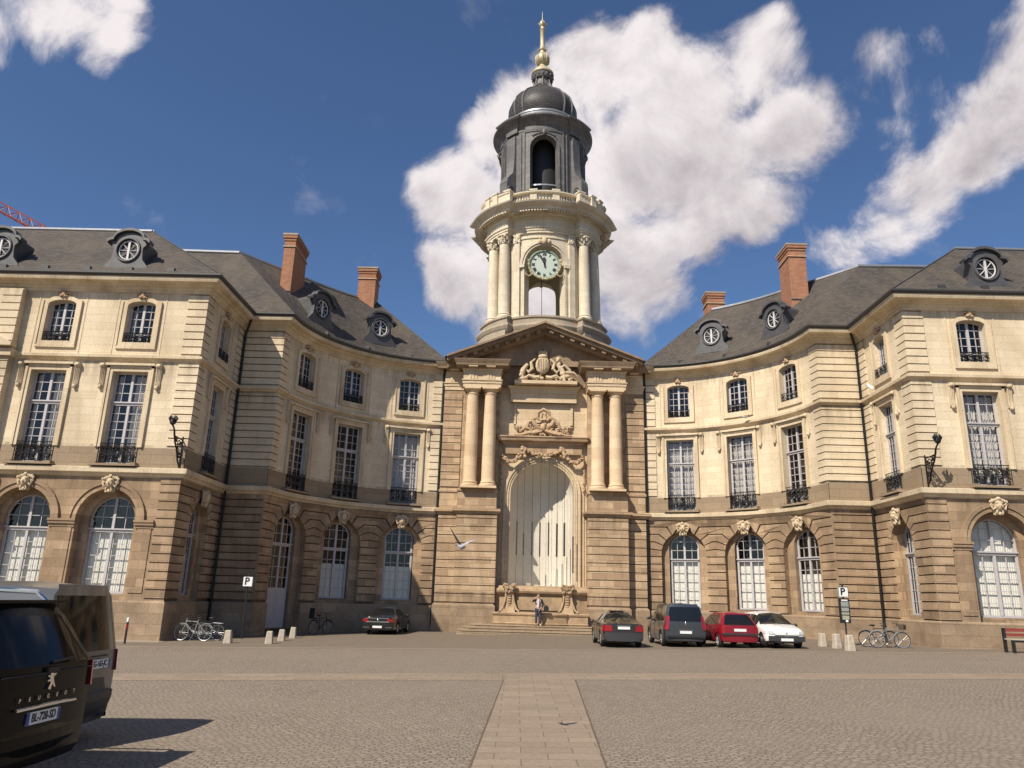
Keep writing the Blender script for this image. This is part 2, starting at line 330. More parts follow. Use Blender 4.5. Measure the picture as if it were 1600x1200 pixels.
def op_points(o,K=14):
    uc,w,zs,rise=o['uc'],o['w'],o['zs'],o['rise']
    if rise<1e-4: return [(uc-w/2,zs),(uc+w/2,zs)]
    return [(uc-w/2*cos(PI*i/K),zs+rise*sin(PI*i/K)) for i in range(K+1)]
def wall(mb,T,u0,u1,z0,z1,n,depth,ops,du=1.1,mi=0,front=True):
    def q(a,b,c,d): # rectangle
        if not front: return
        k=max(1,int(math.ceil((b-a)/du)))
        for i in range(k):
            p=a+(b-a)*i/k;r=a+(b-a)*(i+1)/k
            mb.add([T(p,n,c),T(r,n,c),T(r,n,d),T(p,n,d)],[(0,1,2,3)],[(p,c),(r,c),(r,d),(p,d)],mi=mi)
    cur=u0
    for o in sorted(ops,key=lambda o:o['uc']):
        a,b=o['uc']-o['w']/2,o['uc']+o['w']/2
        if a>cur+1e-4: q(cur,a,z0,z1)
        if o['zb']>z0+1e-4: q(a,b,z0,o['zb'])
        pts=op_points(o)
        for (p,zp),(r,zr) in zip(pts,pts[1:]):
            if front and z1-max(zp,zr)>1e-4: mb.add([T(p,n,zp),T(r,n,zr),T(r,n,z1),T(p,n,z1)],[(0,1,2,3)],[(p,zp),(r,zr),(r,z1),(p,z1)],mi=mi)
        if depth>0:
            loop=[(a,o['zb'])]+pts+[(b,o['zb'])]
            if o['rise']<1e-4: loop=[(a,o['zb']),(a,o['zs']),(b,o['zs']),(b,o['zb'])]
            for (p,zp),(r,zr) in zip(loop,loop[1:]):
                mb.add([T(p,n,zp),T(p,n-depth,zp),T(r,n-depth,zr),T(r,n,zr)],[(0,1,2,3)],[(p,zp),(p-depth,zp),(r-depth,zr),(r,zr)],mi=mi)
            if o['zb']>z0+1e-4: mb.add([T(a,n,o['zb']),T(b,n,o['zb']),T(b,n-depth,o['zb']),T(a,n-depth,o['zb'])],[(0,1,2,3)],mi=mi)
        cur=b
    if u1>cur+1e-4: q(cur,u1,z0,z1)
def rust(mb,T,u0,u1,z0,z1,ops=(),n0=-.08,n1=0.0,pitch=.355,g=.055,add=.5,du=1.0,mi=0):
    k=0
    while z0+k*pitch+g<z1-.02:
        za=z0+k*pitch+g; zb=min(z0+(k+1)*pitch,z1); k+=1
        lim=[('end',u0,None)]
        for o in sorted(ops,key=lambda o:o['uc']): lim.append(('op',o['uc'],o))
        lim.append(('end',u1,None))
        def edge(o,z,s):
            r=o['w']/2; d=z-o['zs']
            if d<=0.02: return [(o['uc']+s*r,z)]
            R2=r+add
            if d>=R2*.999: return [(o['uc'],z)]
            u2=sqrt(R2*R2-d*d)
            return [(o['uc']+s*u2,z),(o['uc']+s*u2*r/R2,o['zs']+d*r/R2)]
        for A,B in zip(lim,lim[1:]):
            loop=[]
            # bottom left -> bottom right -> top right -> top left
            if A[2] is None: l0,l1=[(u0,za)],[(u0,zb)]
            else:
                e0,e1=edge(A[2],za,1),edge(A[2],zb,1)
                l0,l1=e0,e1
            if B[2] is None: r0,r1=[(u1,za)],[(u1,zb)]
            else: r0,r1=edge(B[2],za,-1),edge(B[2],zb,-1)
            # left edges: outer point first, intrados second (for s=+1 outer is farther right)
            loop=l0[::-1] if len(l0)>1 else l0
            bot=([l0[1],l0[0]] if len(l0)>1 else l0)+(r0)
            top=(r1[::-1] if len(r1)>1 else r1)+(l1)
            loop=bot+top
            if loop[-1][0]>=loop[0][0]+50: continue
            if abs(bot[-1][0]-bot[0][0])<.01 and abs(top[-1][0]-top[0][0])<.01: continue
            # split long strips on curved walls
            if len(loop)==4 and T is Tcur and (u1-u0)>du:
                a,b=loop[0][0],loop[1][0]; c=max(1,int((b-a)/du)+1)
                for i in range(c):
                    p,r=a+(b-a)*i/c,a+(b-a)*(i+1)/c
                    mb.prism(T,[(p,za),(r,za),(r,zb),(p,zb)],n0,n1,mi)
            else: mb.prism(T,loop,n0,n1,mi)
def ringmould(mb,T,uc,zs,r0,r1,n0,n1,zleg=None,K=20,rise=None,mi=0):
    rr=1 if rise is None else rise
    P=[(uc-r0*cos(PI*i/K),zs+r0*rr*sin(PI*i/K)) for i in range(K+1)]; Q=[(uc-r1*cos(PI*i/K),zs+(r0*rr+(r1-r0))*sin(PI*i/K)) for i in range(K+1)]
    for i in range(K): mb.prism(T,[P[i],P[i+1],Q[i+1],Q[i]],n0,n1,mi)
    if zleg is not None:
        for s in (-1,1):
            a,b=sorted((uc+s*r0,uc+s*r1)); mb.wbox(T,a,b,n0,n1,zleg,zs)

# ---- window units (local: x along wall, y inward, z up)
def Tl(u,n,z): return (u,-n,z)
def winunit(kind,cover):
    ops={'upper':dict(w=1.27,zb=12.2,zs=13.93,rise=.22),'main':dict(w=1.56,zb=6.8,zs=10.85,rise=0),'side_main':dict(w=1.3,zb=6.8,zs=10.85,rise=0),'side_upper':dict(w=1.1,zb=12.2,zs=13.93,rise=.2),
         'ground':dict(w=1.6,zb=1.5,zs=4.75,rise=.72),'side_ground':dict(w=1.25,zb=1.5,zs=4.85,rise=.6),'tall':dict(w=1.95,zb=1.5,zs=4.5,rise=.97),'door':dict(w=1.6,zb=.05,zs=4.75,rise=.72)}
    o=ops[kind]; w,zb,zs,rise=o['w'],o['zb'],o['zs'],o['rise']; h=w/2
    def zt(u): return zs+(rise*sqrt(max(0,1-(u/h)**2)) if rise>0 else 0)
    f=MB(); t=.06
    main=kind in('main','side_main'); gr=kind in('ground','side_ground','tall','door')
    trz=9.45 if main else (4.05 if gr else None)
    # outer frame
    K=12
    if rise>0:
        P=[(-h*cos(PI*i/K),zs+rise*sin(PI*i/K)) for i in range(K+1)]; Q=[(-(h-t)*cos(PI*i/K),zs+(rise-t)*sin(PI*i/K)) for i in range(K+1)]
        for i in range(K): f.prism(Tl,[Q[i],Q[i+1],P[i+1],P[i]],-.05,.03)
    else: f.wbox(Tl,-h,h,-.05,.03,zs-t,zs)
    for s in (-1,1):
        a,b=sorted((s*h,s*(h-t))); f.wbox(Tl,a,b,-.05,.03,zb,zs-(t if rise==0 else 0))
    f.wbox(Tl,-h+t,h-t,-.05,.03,zb,zb+.08)
    f.wbox(Tl,-.055,.055,-.05,.045,zb+.08,zt(0)-t)          # central meeting stile
    if trz: f.wbox(Tl,-h+t,h-t,-.05,.06,trz-.07,trz+.07); 
    if trz: f.wbox(Tl,-h,h,.03,.12,trz+.03,trz+.085)
    # leaf stiles + bars
    cols=[-h*.5,h*.5]
    for s in (-1,1): 
        a,b=sorted((s*(h-t),s*(h-t-.045))); f.wbox(Tl,a,b,-.03,.02,zb+.08,zs-.02)
    z0=zb+.08
    if kind=='door': z0=1.95; f.wbox(Tl,-h+t,h-t,-.04,.035,zb+.08,1.95)
    if kind=='door':
        for s in (-1,1):
            a,b=sorted((s*.12,s*(h-.14))); f.wbox(Tl,a,b,.035,.05,.35,1.0); f.wbox(Tl,a,b,.035,.05,1.12,1.8)
    for c in cols+([-h*.75,h*.75,-h*.25,h*.25] if False else []): f.wbox(Tl,c-.014,c+.014,-.02,.015,z0,zt(c)-t*.6)
    rows=[]
    if main:
        n=7; rows+=[z0+(trz-.07-z0)*i/n for i in range(1,n)]+[trz+.07+(zs-t-trz-.07)*i/3 for i in (1,2)]
    elif gr:
        n=5 if kind!='door' else 4
        rows+=[z0+(trz-.07-z0)*i/n for i in range(1,n)]; rows+=[trz+.07+.48,trz+.07+.96]
    else: rows+=[z0+(zs+rise-z0-.03)*i/5 for i in range(1,5)]
    for z in rows:
        hw=h-t
        if rise>0 and z>zs: hw=h*sqrt(max(0,1-((z-zs)/rise)**2))-t*.6
        if hw<.12: continue
        for s in (-1,1):
            a,b=sorted((s*.055,s*hw)); f.wbox(Tl,a,b,-.02,.015,z-.014,z+.014)
    if kind in('ground','tall','side_ground'): f.wbox(Tl,-h-.03,h+.03,-.05,.1,zb-.07,zb)
    fo=f.build('window',M['frame'])
    # pane
    p=MB(); pts=[(-h+.02,z0-.02 if kind=='door' else zb+.02),(h-.02,z0-.02 if kind=='door' else zb+.02)]
    if rise>0: pts+=[((h-.02)*cos(PI*i/K),zs+(rise-.02)*sin(PI*i/K)) for i in range(K+1)]
    else: pts+=[(h-.02,zs-.02),(-h+.02,zs-.02)]
    p.add([Tl(u,-.012,z) for u,z in pts],[tuple(range(len(pts)))]); po=p.build('pane',M['glass'],fo)
    def drape(u0,u1,z0_,z1_,nm,mat,y=.22,amp=.035,waves=9):
        c=MB(); n=int(waves*8); vs=[];
        for i in range(n+1):
            u=u0+(u1-u0)*i/n; yy=y+amp*sin(i/8*2*PI)+.01*sin(i*1.7); top=min(z1_,zt(u)-.05) if rise>0 else z1_
            vs+=[(u,yy,z0_),(u,yy,top)]
        c.add(vs,[(2*i,2*i+2,2*i+3,2*i+1) for i in range(n)],smooth=True); c.build(nm,mat,fo)
    if cover=='curtain': drape(-h*.95,-.03,zb+.02,zs+rise-.1,'curtain',M['curtain'],waves=6,amp=.045); drape(.03,h*.95,zb+.02,zs+rise-.1,'curtain',M['curtain'],waves=6,amp=.045)
    if cover=='half_curtain': drape(.06,h*.95,zb+.02,zs-.1,'curtain',M['curtain'],waves=6); drape(-h*.95,-h*.72,zb+.02,zs-.1,'curtain',M['curtain'],waves=2)
    if cover=='edges': drape(-h*.95,-h*.6,zb+.02,zs-.1,'curtain',M['curtain'],waves=3); drape(h*.6,h*.95,zb+.02,zs-.1,'curtain',M['curtain'],waves=3)
    if cover=='blind_low': drape(-h*.96,h*.96,zb,3.3,'blind',M['blind'],y=.12,amp=.002)
    if cover=='blind': drape(-h*.96,h*.96,zb,4.0,'blind',M['blind'],y=.16,amp=.002)
    if cover=='blind_full': drape(-h*.96,h*.96,zb,zs+rise-.1,'blind',M['blind'],y=.14,amp=.002)
    return fo
WIN={}
def getwin(kind,cover,parent,loc,rz):
    k=(kind,cover)
    if k not in WIN:
        o=winunit(kind,cover); WIN[k]=o; o.parent=parent; o.location=loc; o.rotation_euler=(0,0,rz); return o
    return inst(WIN[k],parent,loc,rz)
# iron railing (local like windows, origin at window foot)
def railing(w,z0,h):
    b=MB(); y=-.30; hw=w/2+.03; r=.013
    for zz in (z0+.05,z0+h*.55 if h>.6 else z0+h*.5,z0+h-.12,z0+h): b.tube([(-hw,0,zz),(-hw,y,zz),(hw,y,zz),(hw,0,zz)],r*(1.5 if zz>z0+h-.05 else 1),4)
    n=int(w/.13)
    for i in range(n+1):
        x=-hw+2*hw*i/n; b.tube([(x,y,z0+.02),(x,y,z0+h)],r*.8,4)
    m=max(3,int(w/.3))
    for i in range(m):
        x=-hw+2*hw*(i+.5)/m; q=hw/m*.82
        for zc,rr in (((z0+h*.3),q),((z0+h*.72),q*.8)):
            b.tube([(x+rr*cos(t*PI/6)*(1-.03*t),y,zc+rr*sin(t*PI/6)*(1-.03*t)) for t in range(15)],r,4,cap=False)
            b.tube([(x+rr*.45*cos(t*PI/4),y,zc+rr*.45*sin(t*PI/4)) for t in range(9)],r*1.2,4,cap=False)
    for i in range(26 if h>.6 else 12): b.ball((rnd(-hw*.5,hw*.5) if i%2 else rnd(-hw,hw),y+rnd(-.02,.02),z0+rnd(.1,h-.15)),rnd(.018,.035),6,4)
    if h>.6: b.ball((0,y,z0+h*.42),(.10,.03,.16),8,6)
    for s in (-1,1):
        b.tube([(s*hw,y,z0),(s*hw,y,z0+h)],r*1.6,4)
    return b
RAIL={}
def addrail(kind,win):
    p=dict(main=(1.6,6.8,.86),side_main=(1.3,6.8,.86),upper=(1.27,12.22,.42),side_upper=(1.1,12.22,.42))[kind]
    if kind not in RAIL:
        RAIL[kind]=railing(*p).build('balcony_railing',M['iron'],win)
    else: inst(RAIL[kind],win)
def mask_mb(sc=1.0):
    b=MB(); 
    b.ball((0,-.10,0),(.17*sc,.16*sc,.24*sc),12,9)
    b.ball((0,-.25,-.02),(.035,.05,.07),6,5)
    for s in (-1,1):
        b.ball((s*.07,-.21,.06),(.045,.03,.03),6,4); b.ball((s*.09,-.2,-.05),(.05,.05,.05),6,5)
        b.tube([(s*.05,-.22,.11),(s*.12,-.21,.12),(s*.17,-.15,.08)],.022,5)
        b.tube([(s*(.20+.12*cos(t)),-.10,.12+.12*sin(t)) for t in [i*PI/5-1.2 for i in range(9)]],.045,5)
        b.tube([(s*(.14),-.12,-.1),(s*.26,-.12,-.18),(s*.30,-.10,-.05),(s*.36,-.1,.05)],[.05,.05,.04,.03],5)
        b.tube([(s*.1,-.14,-.2),(s*.13,-.12,-.33),(s*.05,-.1,-.4)],[.05,.05,.03],5)
        for i in range(4): b.ball((s*(.1+.08*i),-.12,.26-.03*i),(.06,.05,.07),6,5,jit=.1)
    b.ball((0,-.2,-.14),(.06,.03,.02),6,4); b.ball((0,-.15,.30),(.09,.07,.09),7,6,jit=.1); b.ball((0,-.12,-.36),(.07,.06,.09),7,6)
    b.prism(Tl,[(-.2,-.42),(.2,-.42),(.27,.34),(-.27,.34)],0,.07)
    return b
def rose_mb():
    b=MB()
    for i in range(12): b.ball((rnd(-.2,.2),rnd(-.1,-.02),rnd(-.13,.15)),(rnd(.04,.08),.05,rnd(.04,.08)),6,5)
    for s in (-1,1): b.tube([(s*(.18+.1*cos(t)),-.05,-.02+.1*sin(t)) for t in [i*PI/4 for i in range(7)]],.035,5)
    b.ball((0,-.08,0),(.09,.07,.14),8,6); return b
def console(mb,T,u,z0,z1,n):
    w=.11; pr=[(n*.35,z0),(n*.6,z0+.06),(n*.45,z0+.16),(n*.35,z0+.3),(n*.7,z1-.2),(n*1.1,z1-.1),(n*1.1,z1)]
    for (a,za),(b,zb) in zip(pr,pr[1:]):
        mb.add([T(u-w,a,za),T(u+w,a,za),T(u+w,b,zb),T(u-w,b,zb)],[(0,1,2,3)])
        mb.add([T(u-w,0,za),T(u-w,a,za),T(u-w,b,zb),T(u-w,0,zb)],[(0,1,2,3)]); mb.add([T(u+w,a,za),T(u+w,0,za),T(u+w,0,zb),T(u+w,b,zb)],[(0,1,2,3)])
    for q in range(3):
        uu=u-w*.6+q*w*.6; P=[Vector(T(uu,a+.012,z)) for a,z in pr]; mb.tube(P,.022,4)
    c=T(u,n*.55,z0-.02); mb.ball(c,(.09,.09,.10),7,5); mb.ball(T(u,n*.9,z1-.1),(.14,.1,.1),7,5)

MASK=[];ROSE=[]
def put_shared(store,maker,name,mat,parent,loc,rz,scale=None):
    if not store:
        o=maker().build(name,mat,parent,loc=loc,rz=rz); store.append(o)
        if scale:o.scale=scale
        return o
    return inst(store[0],parent,loc,rz,scale)
def relloc(p,root): return (p[0]-root.location.x,p[1]-root.location.y,p[2])

def build_wing(side):
    # canonical = left (x<0); right is mirrored
    mir=side>0
    lab={-1:'cream and brown town hall wing left of the clock tower, its curve in shade',1:'cream and brown town hall wing right of the clock tower, sunlit, four cars before it'}[side]
    root=thing('town_hall_wing',lab,'building',(side*20.0,38.0,0))
    off=(side*20.0,38.0,0)
    def B(mb,name,mat,**k): return mb.build(name,mat,root,mir=mir,off=off,**k)
    front=[-18.45,-22.05]; sideu=[34.0]; cur=[RW*R(a) for a in (23.3,47.3,71.8)]
    # --- ground floor walls
    g=MB(); Zb=1.25
    opF=[dict(uc=u,w=2.55,zb=Zb,zs=4.45,rise=1.275) for u in front]
    wall(g,Tfront,XL,-XA,Zb,Z1,0,.42,opF,du=50)
    opF2=[dict(uc=u,w=1.95,zb=1.5,zs=4.5,rise=.97) for u in front]
    g2=MB(); wall(g2,Tfront,XL,-XA-.5,Zb,Z1,-.42,.3,opF2,du=50)
    opS=[dict(uc=34.0,w=1.95,zb=Zb,zs=4.5,rise=.975)]; opS2=[dict(uc=34.0,w=1.25,zb=1.5,zs=4.85,rise=.6)]
    jn=MB(); wall(jn,Tside,YA,YC,Zb,Z1,-.08,0,opS); wall(jn,Tret,-XA,-XD,Zb,Z1,-.08,0,[])
    wall(g,Tside,YA,YC,Zb,Z1,-.08,.245,opS,front=False); wall(g2,Tside,YA+.4,YC,Zb,Z1,-.325,.25,opS2)
    doorL=(not mir)
    opC=[dict(uc=u,w=2.45,zb=(0 if (i==0 and doorL) else Zb),zs=4.38,rise=1.225) for i,u in enumerate(cur)]
    opC2=[dict(uc=u,w=1.6,zb=(.05 if (i==0 and doorL) else 1.5),zs=4.75,rise=.72) for i,u in enumerate(cur)]
    zc0=-.35
    wall(g,Tcur,U0,U1,Zb if not doorL else zc0,Z1,-.08,.245,opC,du=.6,front=False); wall(jn,Tcur,U0,U1,Zb if not doorL else zc0,Z1,-.08,0,opC,du=.6); B(jn,'joint_backing',M['joint']); wall(g2,Tcur,U0,U1,Zb if not doorL else zc0,Z1,-.325,.25,opC2,du=.6)  # dark backing painted to deepen the shade in the course grooves
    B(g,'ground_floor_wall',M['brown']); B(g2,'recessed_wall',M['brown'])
    r=MB(); zr=1.32
    rust(r,Tside,YA+.0,YC-.0,zr,Z1,opS,add=.42); rust(r,Tret,-XA,-XD,zr,Z1); rust(r,Tcur,U0,U1,zr,Z1,opC,du=.6,pitch=.41)
    rust(r,Tfront,-XA-.85,-XA,zr,Z1,n0=0,n1=.05,pitch=.355)
    B(r,'rusticated_stonework',M['brown'])
    # archivolts + imposts of the front arches
    a=MB()
    for u in front:
        ringmould(a,Tfront,u,4.45,1.275,1.46,0,.07); ringmould(a,Tfront,u,4.45,1.47,1.62,0,.12)
    edges=[-24.2]+sorted([u+s*1.275 for u in front for s in(-1,1)])+[-XA-.85]
    for k in range(0,len(edges),2):
        u0,u1=edges[k],edges[k+1]
        a.wbox(Tfront,u0,u1,0,.06,4.12,4.24); a.wbox(Tfront,u0-.04,u1+(.04 if k<len(edges)-2 else 0),0,.12,4.24,4.36); a.wbox(Tfront,u0-.06,u1+(.06 if k<len(edges)-2 else 0),0,.16,4.36,4.45)
        if u1-u0>.5: a.wbox(Tfront,u0+.1,u1-.1,0,.035,1.55,4.1)
    B(a,'arch_moulding',M['brown'])
    # plinth
    pl=MB(); pth=PATH
    if doorL:
        ua,ub=cur[0]-1.225,cur[0]+1.225
        p1=[(XL,YA),(-XA,YA),(-XA,YC),(-XD,YC)]+arcpath(0,U0,ua,6)[1:]; p2=arcpath(0,ub,U1,20)
        for p in (p1,p2): pl.sweep(p,[(.06,-.6),(.06,1.18),(.0,1.25),(-.33,1.25)])
    else: pl.sweep(pth,[(.06,-.6),(.06,1.25),(.0,1.32),(-.33,1.32)])
    B(pl,'plinth',M['plinth'])
    # --- upper wall
    w=MB(); dep=.32
    uF=[dict(uc=u,w=1.56,zb=6.8,zs=10.85,rise=0) for u in front]; uF3=[dict(uc=u,w=1.27,zb=12.2,zs=13.93,rise=.22) for u in front]
    wall(w,Tfront,XL,-XA,7.5,Z2,0,dep,[dict(o,zb=7.5) for o in uF],du=50); wall(w,Tfront,XL,-XA,Z2t,14.8,0,dep,uF3,du=50)
    sM=[dict(uc=34.0,w=1.3,zb=7.5,zs=10.85,rise=0)]; sU=[dict(uc=34.0,w=1.1,zb=12.2,zs=13.93,rise=.2)]
    wall(w,Tside,YA,YC,7.5,Z2,0,.28,sM); wall(w,Tside,YA,YC,Z2t,14.8,0,.28,sU)
    wall(w,Tret,-XA,-XD,7.5,Z2,-.06,0,[]); wall(w,Tret,-XA,-XD,Z2t,14.8,-.06,0,[])
    cM=[dict(uc=u,w=1.56,zb=7.5,zs=10.85,rise=0) for u in cur]; cU=[dict(uc=u,w=1.27,zb=12.2,zs=13.93,rise=.22) for u in cur]
    wall(w,Tcur,U0,U1,7.5,Z2,0,dep,cM,du=.6); wall(w,Tcur,U0,U1,Z2t,14.8,0,dep,cU,du=.6)
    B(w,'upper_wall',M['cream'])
    # dado band between storeys
    d=MB()
    wall(d,Tfront,XL,-XA,Z1t,7.5,.015,dep,[dict(o,zb=6.75,zs=7.5) for o in uF],du=50); wall(d,Tside,YA,YC,Z1t,7.5,.015,.28,[dict(sM[0],zb=6.75,zs=7.5)])
    wall(d,Tret,-XA,-XD,Z1t,7.5,.015,0,[]); wall(d,Tcur,U0,U1,Z1t,7.5,.015,dep,[dict(o,zb=6.75,zs=7.5) for o in cM],du=.6)
    B(d,'dado_band',M['dado'])
    # quoins
    q=MB(); jq=MB()
    for z0,z1 in ((7.58,Z2-.14),(Z2t+.08,14.6)):
        for T,a_,b_ in ((Tfront,-XA-.84,-XA-.01),(Tside,YA+.01,YA+.74),(Tside,YC-.74,YC-.01),(Tcur,U0,U0+.74),(Tcur,U1-.71,U1)): wall(jq,T,a_,b_,z0,z1,.006,0,[],du=.6)
        wall(jq,Tret,-XA+.06,-XD,z0,z1,-.052,0,[])
    wall(jq,Tfront,-XA-.84,-XA-.01,1.34,Z1-.02,.006,0,[])
    B(jq,'quoin_joints',M['jointpale'])  # thin dark sheets added behind the quoins to deepen groove shade
    for z0,z1 in ((7.55,Z2-.12),(Z2t+.05,14.62)):
        rust(q,Tfront,-XA-.85,-XA,z0,z1,n0=0,n1=.055,pitch=.352); rust(q,Tside,YA-.055,YA+.75,z0,z1,n0=0,n1=.055,pitch=.352); rust(q,Tside,YC-.75,YC,z0,z1,n0=0,n1=.055,pitch=.352)
        rust(q,Tret,-XA+.055,-XD,z0,z1,n0=-.06,n1=.01,pitch=.352); rust(q,Tcur,U0,U0+.75,z0,z1,n0=0,n1=.055,pitch=.352); rust(q,Tcur,U1-.72,U1,z0,z1,n0=0,n1=.055,pitch=.415)
    B(q,'quoins',M['cream'])
    # --- string courses, cornice, gutter
    s=MB(); s.sweep(PATH,[(0,Z1),(.10,Z1+.04),(.12,Z1+.10),(.26,Z1+.18),(.28,Z1t-.03),(.20,Z1t),(-.4,Z1t+.01)]); B(s,'string_course',M['cream_trim'])
    s=MB(); s.sweep(PATH,[(0,Z2-.02),(.06,Z2),(.08,Z2+.05),(.20,Z2+.10),(.21,Z2t-.05),(.04,Z2t),(-.3,Z2t+.003)]); B(s,'string_course',M['cream_trim'])
    s=MB(); s.sweep(PATH,[(0,14.55),(.06,14.57),(.08,14.66),(.14,14.70),(.18,14.78),(.30,14.84),(.33,14.90),(.58,14.95),(.62,15.05),(.62,15.13),(-.2,15.14)]); B(s,'cornice',M['cream_trim'])
    s=MB(); s.sweep(PATH,[(.5,15.13),(.66,15.14),(.74,15.22),(.74,15.29),(.66,15.30),(.5,15.22)]); B(s,'gutter',M['gutter'])
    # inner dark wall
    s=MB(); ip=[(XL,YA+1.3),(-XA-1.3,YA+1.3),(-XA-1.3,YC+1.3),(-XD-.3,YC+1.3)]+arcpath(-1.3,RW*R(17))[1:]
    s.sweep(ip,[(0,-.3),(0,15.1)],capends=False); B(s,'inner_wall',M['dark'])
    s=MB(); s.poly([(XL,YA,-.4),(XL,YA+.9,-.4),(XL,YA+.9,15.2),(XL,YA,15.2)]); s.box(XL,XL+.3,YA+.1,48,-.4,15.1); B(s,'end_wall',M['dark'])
    # floors that stop light between storeys
    # --- surrounds
    for i,(T,ucs,wm,wu,grw) in enumerate(((Tfront,front,1.56,1.27,None),(Tside,sideu,1.3,1.1,None),(Tcur,cur,1.56,1.27,None))):
        for j,uc in enumerate(ucs):
            f=MB(); hm=wm/2
            for sgn in (-1,1):
                a_,b_=sorted((uc+sgn*hm,uc+sgn*(hm+.24))); f.wbox(T,a_,b_,0,.07,7.5,11.09)
                a_,b_=sorted((uc+sgn*(hm+.14),uc+sgn*(hm+.24))); f.wbox(T,a_,b_,.07,.11,7.5,11.09)
                if T is not Tside: console(f,T,uc+sgn*(hm+.46),10.15,11.2,.16)
                else: console(f,T,uc+sgn*(hm+.40),10.15,11.2,.16)
            f.wbox(T,uc-hm,uc+hm,0,.07,10.85,11.09,du=.5); f.wbox(T,uc-hm-.24,uc+hm+.24,.07,.11,11.0,11.088,du=.5); f.wbox(T,uc-hm-.3,uc+hm+.3,0,.2,11.1,11.2,du=.5)
            B(f,'window_surround',M['cream_trim'])
            f=MB(); hu=wu/2
            for sgn in (-1,1):
                a_,b_=sorted((uc+sgn*hu,uc+sgn*(hu+.2))); f.wbox(T,a_,b_,0,.06,12.03,13.93)
                a_,b_=sorted((uc+sgn*(hu+.2),uc+sgn*(hu+.26))); f.wbox(T,a_,b_,0,.10,12.03,14.12)
                a_,b_=sorted((uc+sgn*(hu+.4),uc+sgn*(hu+.46))); 
                if T is not Tside: f.wbox(T,a_,b_,0,.018,Z2t,14.5)
            ringmould(f,T,uc,13.93,hu,hu+.2,0,.06,K=10,rise=.22/hu)
            f.wbox(T,uc-hu-.26,uc+hu+.26,0,.09,11.9,12.03,du=.5); f.wbox(T,uc-hu,uc+hu,0,.06,12.03,12.2,du=.5)
            B(f,'window_surround',M['cream_trim'])
            sl=MB(); sl.wbox(T,uc-hm-.22,uc+hm+.22,.015,.36,6.66,6.75,du=.5); 
            for sgn in (-1,1): a_=uc+sgn*(hm+.06); sl.wbox(T,a_-.12,a_+.12,.02,.3,6.75,6.82)
            B(sl,'balcony_ledge',M['dado'])
    # --- windows
    def place(T,uc,n,kind,cover,phi,rail=None):
        p=T(uc,n,0); x=-p[0] if mir else p[0]; rz=-phi if mir else phi
        wv=getwin(kind,cover,root,(x-off[0],p[1]-off[1],0),rz)
        if rail and not any(c.name.startswith('balcony') for c in wv.children): addrail(rail,wv)
        return wv
    L=not mir
    covF=['half_curtain','half_curtain','edges'] if L else ['curtain','half_curtain','edges']
    covG=['blind_full','blind','blind'] if mir else ['blind','blind','blind']
    for j,u in enumerate(front):
        place(Tfront,u,-.28,'main',covF[j],0,'main'); place(Tfront,u,-.26,'upper','edges' if L else None,0,'upper')
        place(Tfront,u,-.66,'tall',covG[j],0)
    ph=R(90)
    place(Tside,34.0,-.24,'side_main','curtain' if mir else 'half_curtain',ph,'side_main'); place(Tside,34.0,-.24,'side_upper',None,ph,'side_upper'); place(Tside,34.0,-.5,'side_ground','blind_low' if L else 'curtain',ph)
    covM=[None if L else 'edges','half_curtain' if False else None,'curtain'] if L else [None,'curtain','curtain']
    covC=[None,'blind_low','blind_low'] if L else ['blind_low','blind','blind']
    for j,u in enumerate(cur):
        phi=PI/2-u/RW
        place(Tcur,u,-.28,'main',covM[j],phi,'main'); place(Tcur,u,-.26,'upper',None,phi,'upper')
        place(Tcur,u,-.5,'door' if (j==0 and L) else 'ground',covC[j],phi)
    # masks over arches, small carvings above upper windows
    def carv(T,u,n,z,phi,store,maker,name,mat,sc=None):
        p=T(u,n,0); x=-p[0] if mir else p[0]
        return put_shared(store,maker,name,mat,root,(x-off[0],p[1]-off[1],z),-phi if mir else phi,sc)
    for T,ucs,ph_,zz in ((Tfront,front,lambda u:0,5.95),(Tside,sideu,lambda u:PI/2,5.72),(Tcur,cur,lambda u:PI/2-u/RW,5.78)):
        for u in ucs:
            carv(T,u,.06,zz,ph_(u),MASK,mask_mb,'keystone_mask',M['statue'],(.98,1.05,.92))
            carv(T,u,.04,14.42,ph_(u),ROSE,rose_mb,'carved_crest',M['statuebrown'])
    # projecting centre bay cut by the frame edge
    cb=MB(); cb.wbox(Tfront,XL,-23.75,.001,.30,1.25,Z1); B(cb,'projecting_wall',M['brown']); cb=MB(); cb.wbox(Tfront,XL,-23.75,.001,.30,Z1t+.1,Z2); cb.wbox(Tfront,XL,-23.75,.001,.30,Z2t,14.55); B(cb,'projecting_wall',M['cream'])
    cb=MB()
    for z0,z1,mm in ((1.32,Z1,0),(7.55,Z2-.12,0),(Z2t+.05,14.5,0)): rust(cb,Tfront,-24.65,-23.75,z0,z1,n0=.30,n1=.37,pitch=.355)
    B(cb,'quoins',M['cream'])
    cb=MB(); cb.wbox(Tfront,XL,-23.6,.0,.58,Z1+.05,Z1t+.05); cb.wbox(Tfront,XL,-23.6,.0,.50,Z2,Z2t+.05); cb.prism(Tfront,[(-26.5,11.75),(-23.55,11.75),(-23.55,11.9),(-27.0,13.4)],.3,.7); B(cb,'pediment_moulding',M['cream_trim'])
    # drainpipes
    d=MB(); x0=-XA+.14;y0=YC-.14
    d.tube([(-XA+.55,YC-.6,15.05),(x0+.05,y0-.05,14.4),(x0,y0,14.2),(x0,y0,.1)],.06,8)
    for z in (2,4,5.5,8,10,12.5,14): d.lathe([(.075,-.04),(.075,.04)],(x0,y0,z),8)
    B(d,'drainpipe',M['iron'])
    d=MB(); p=Tcur(U1-.12,.12,0)
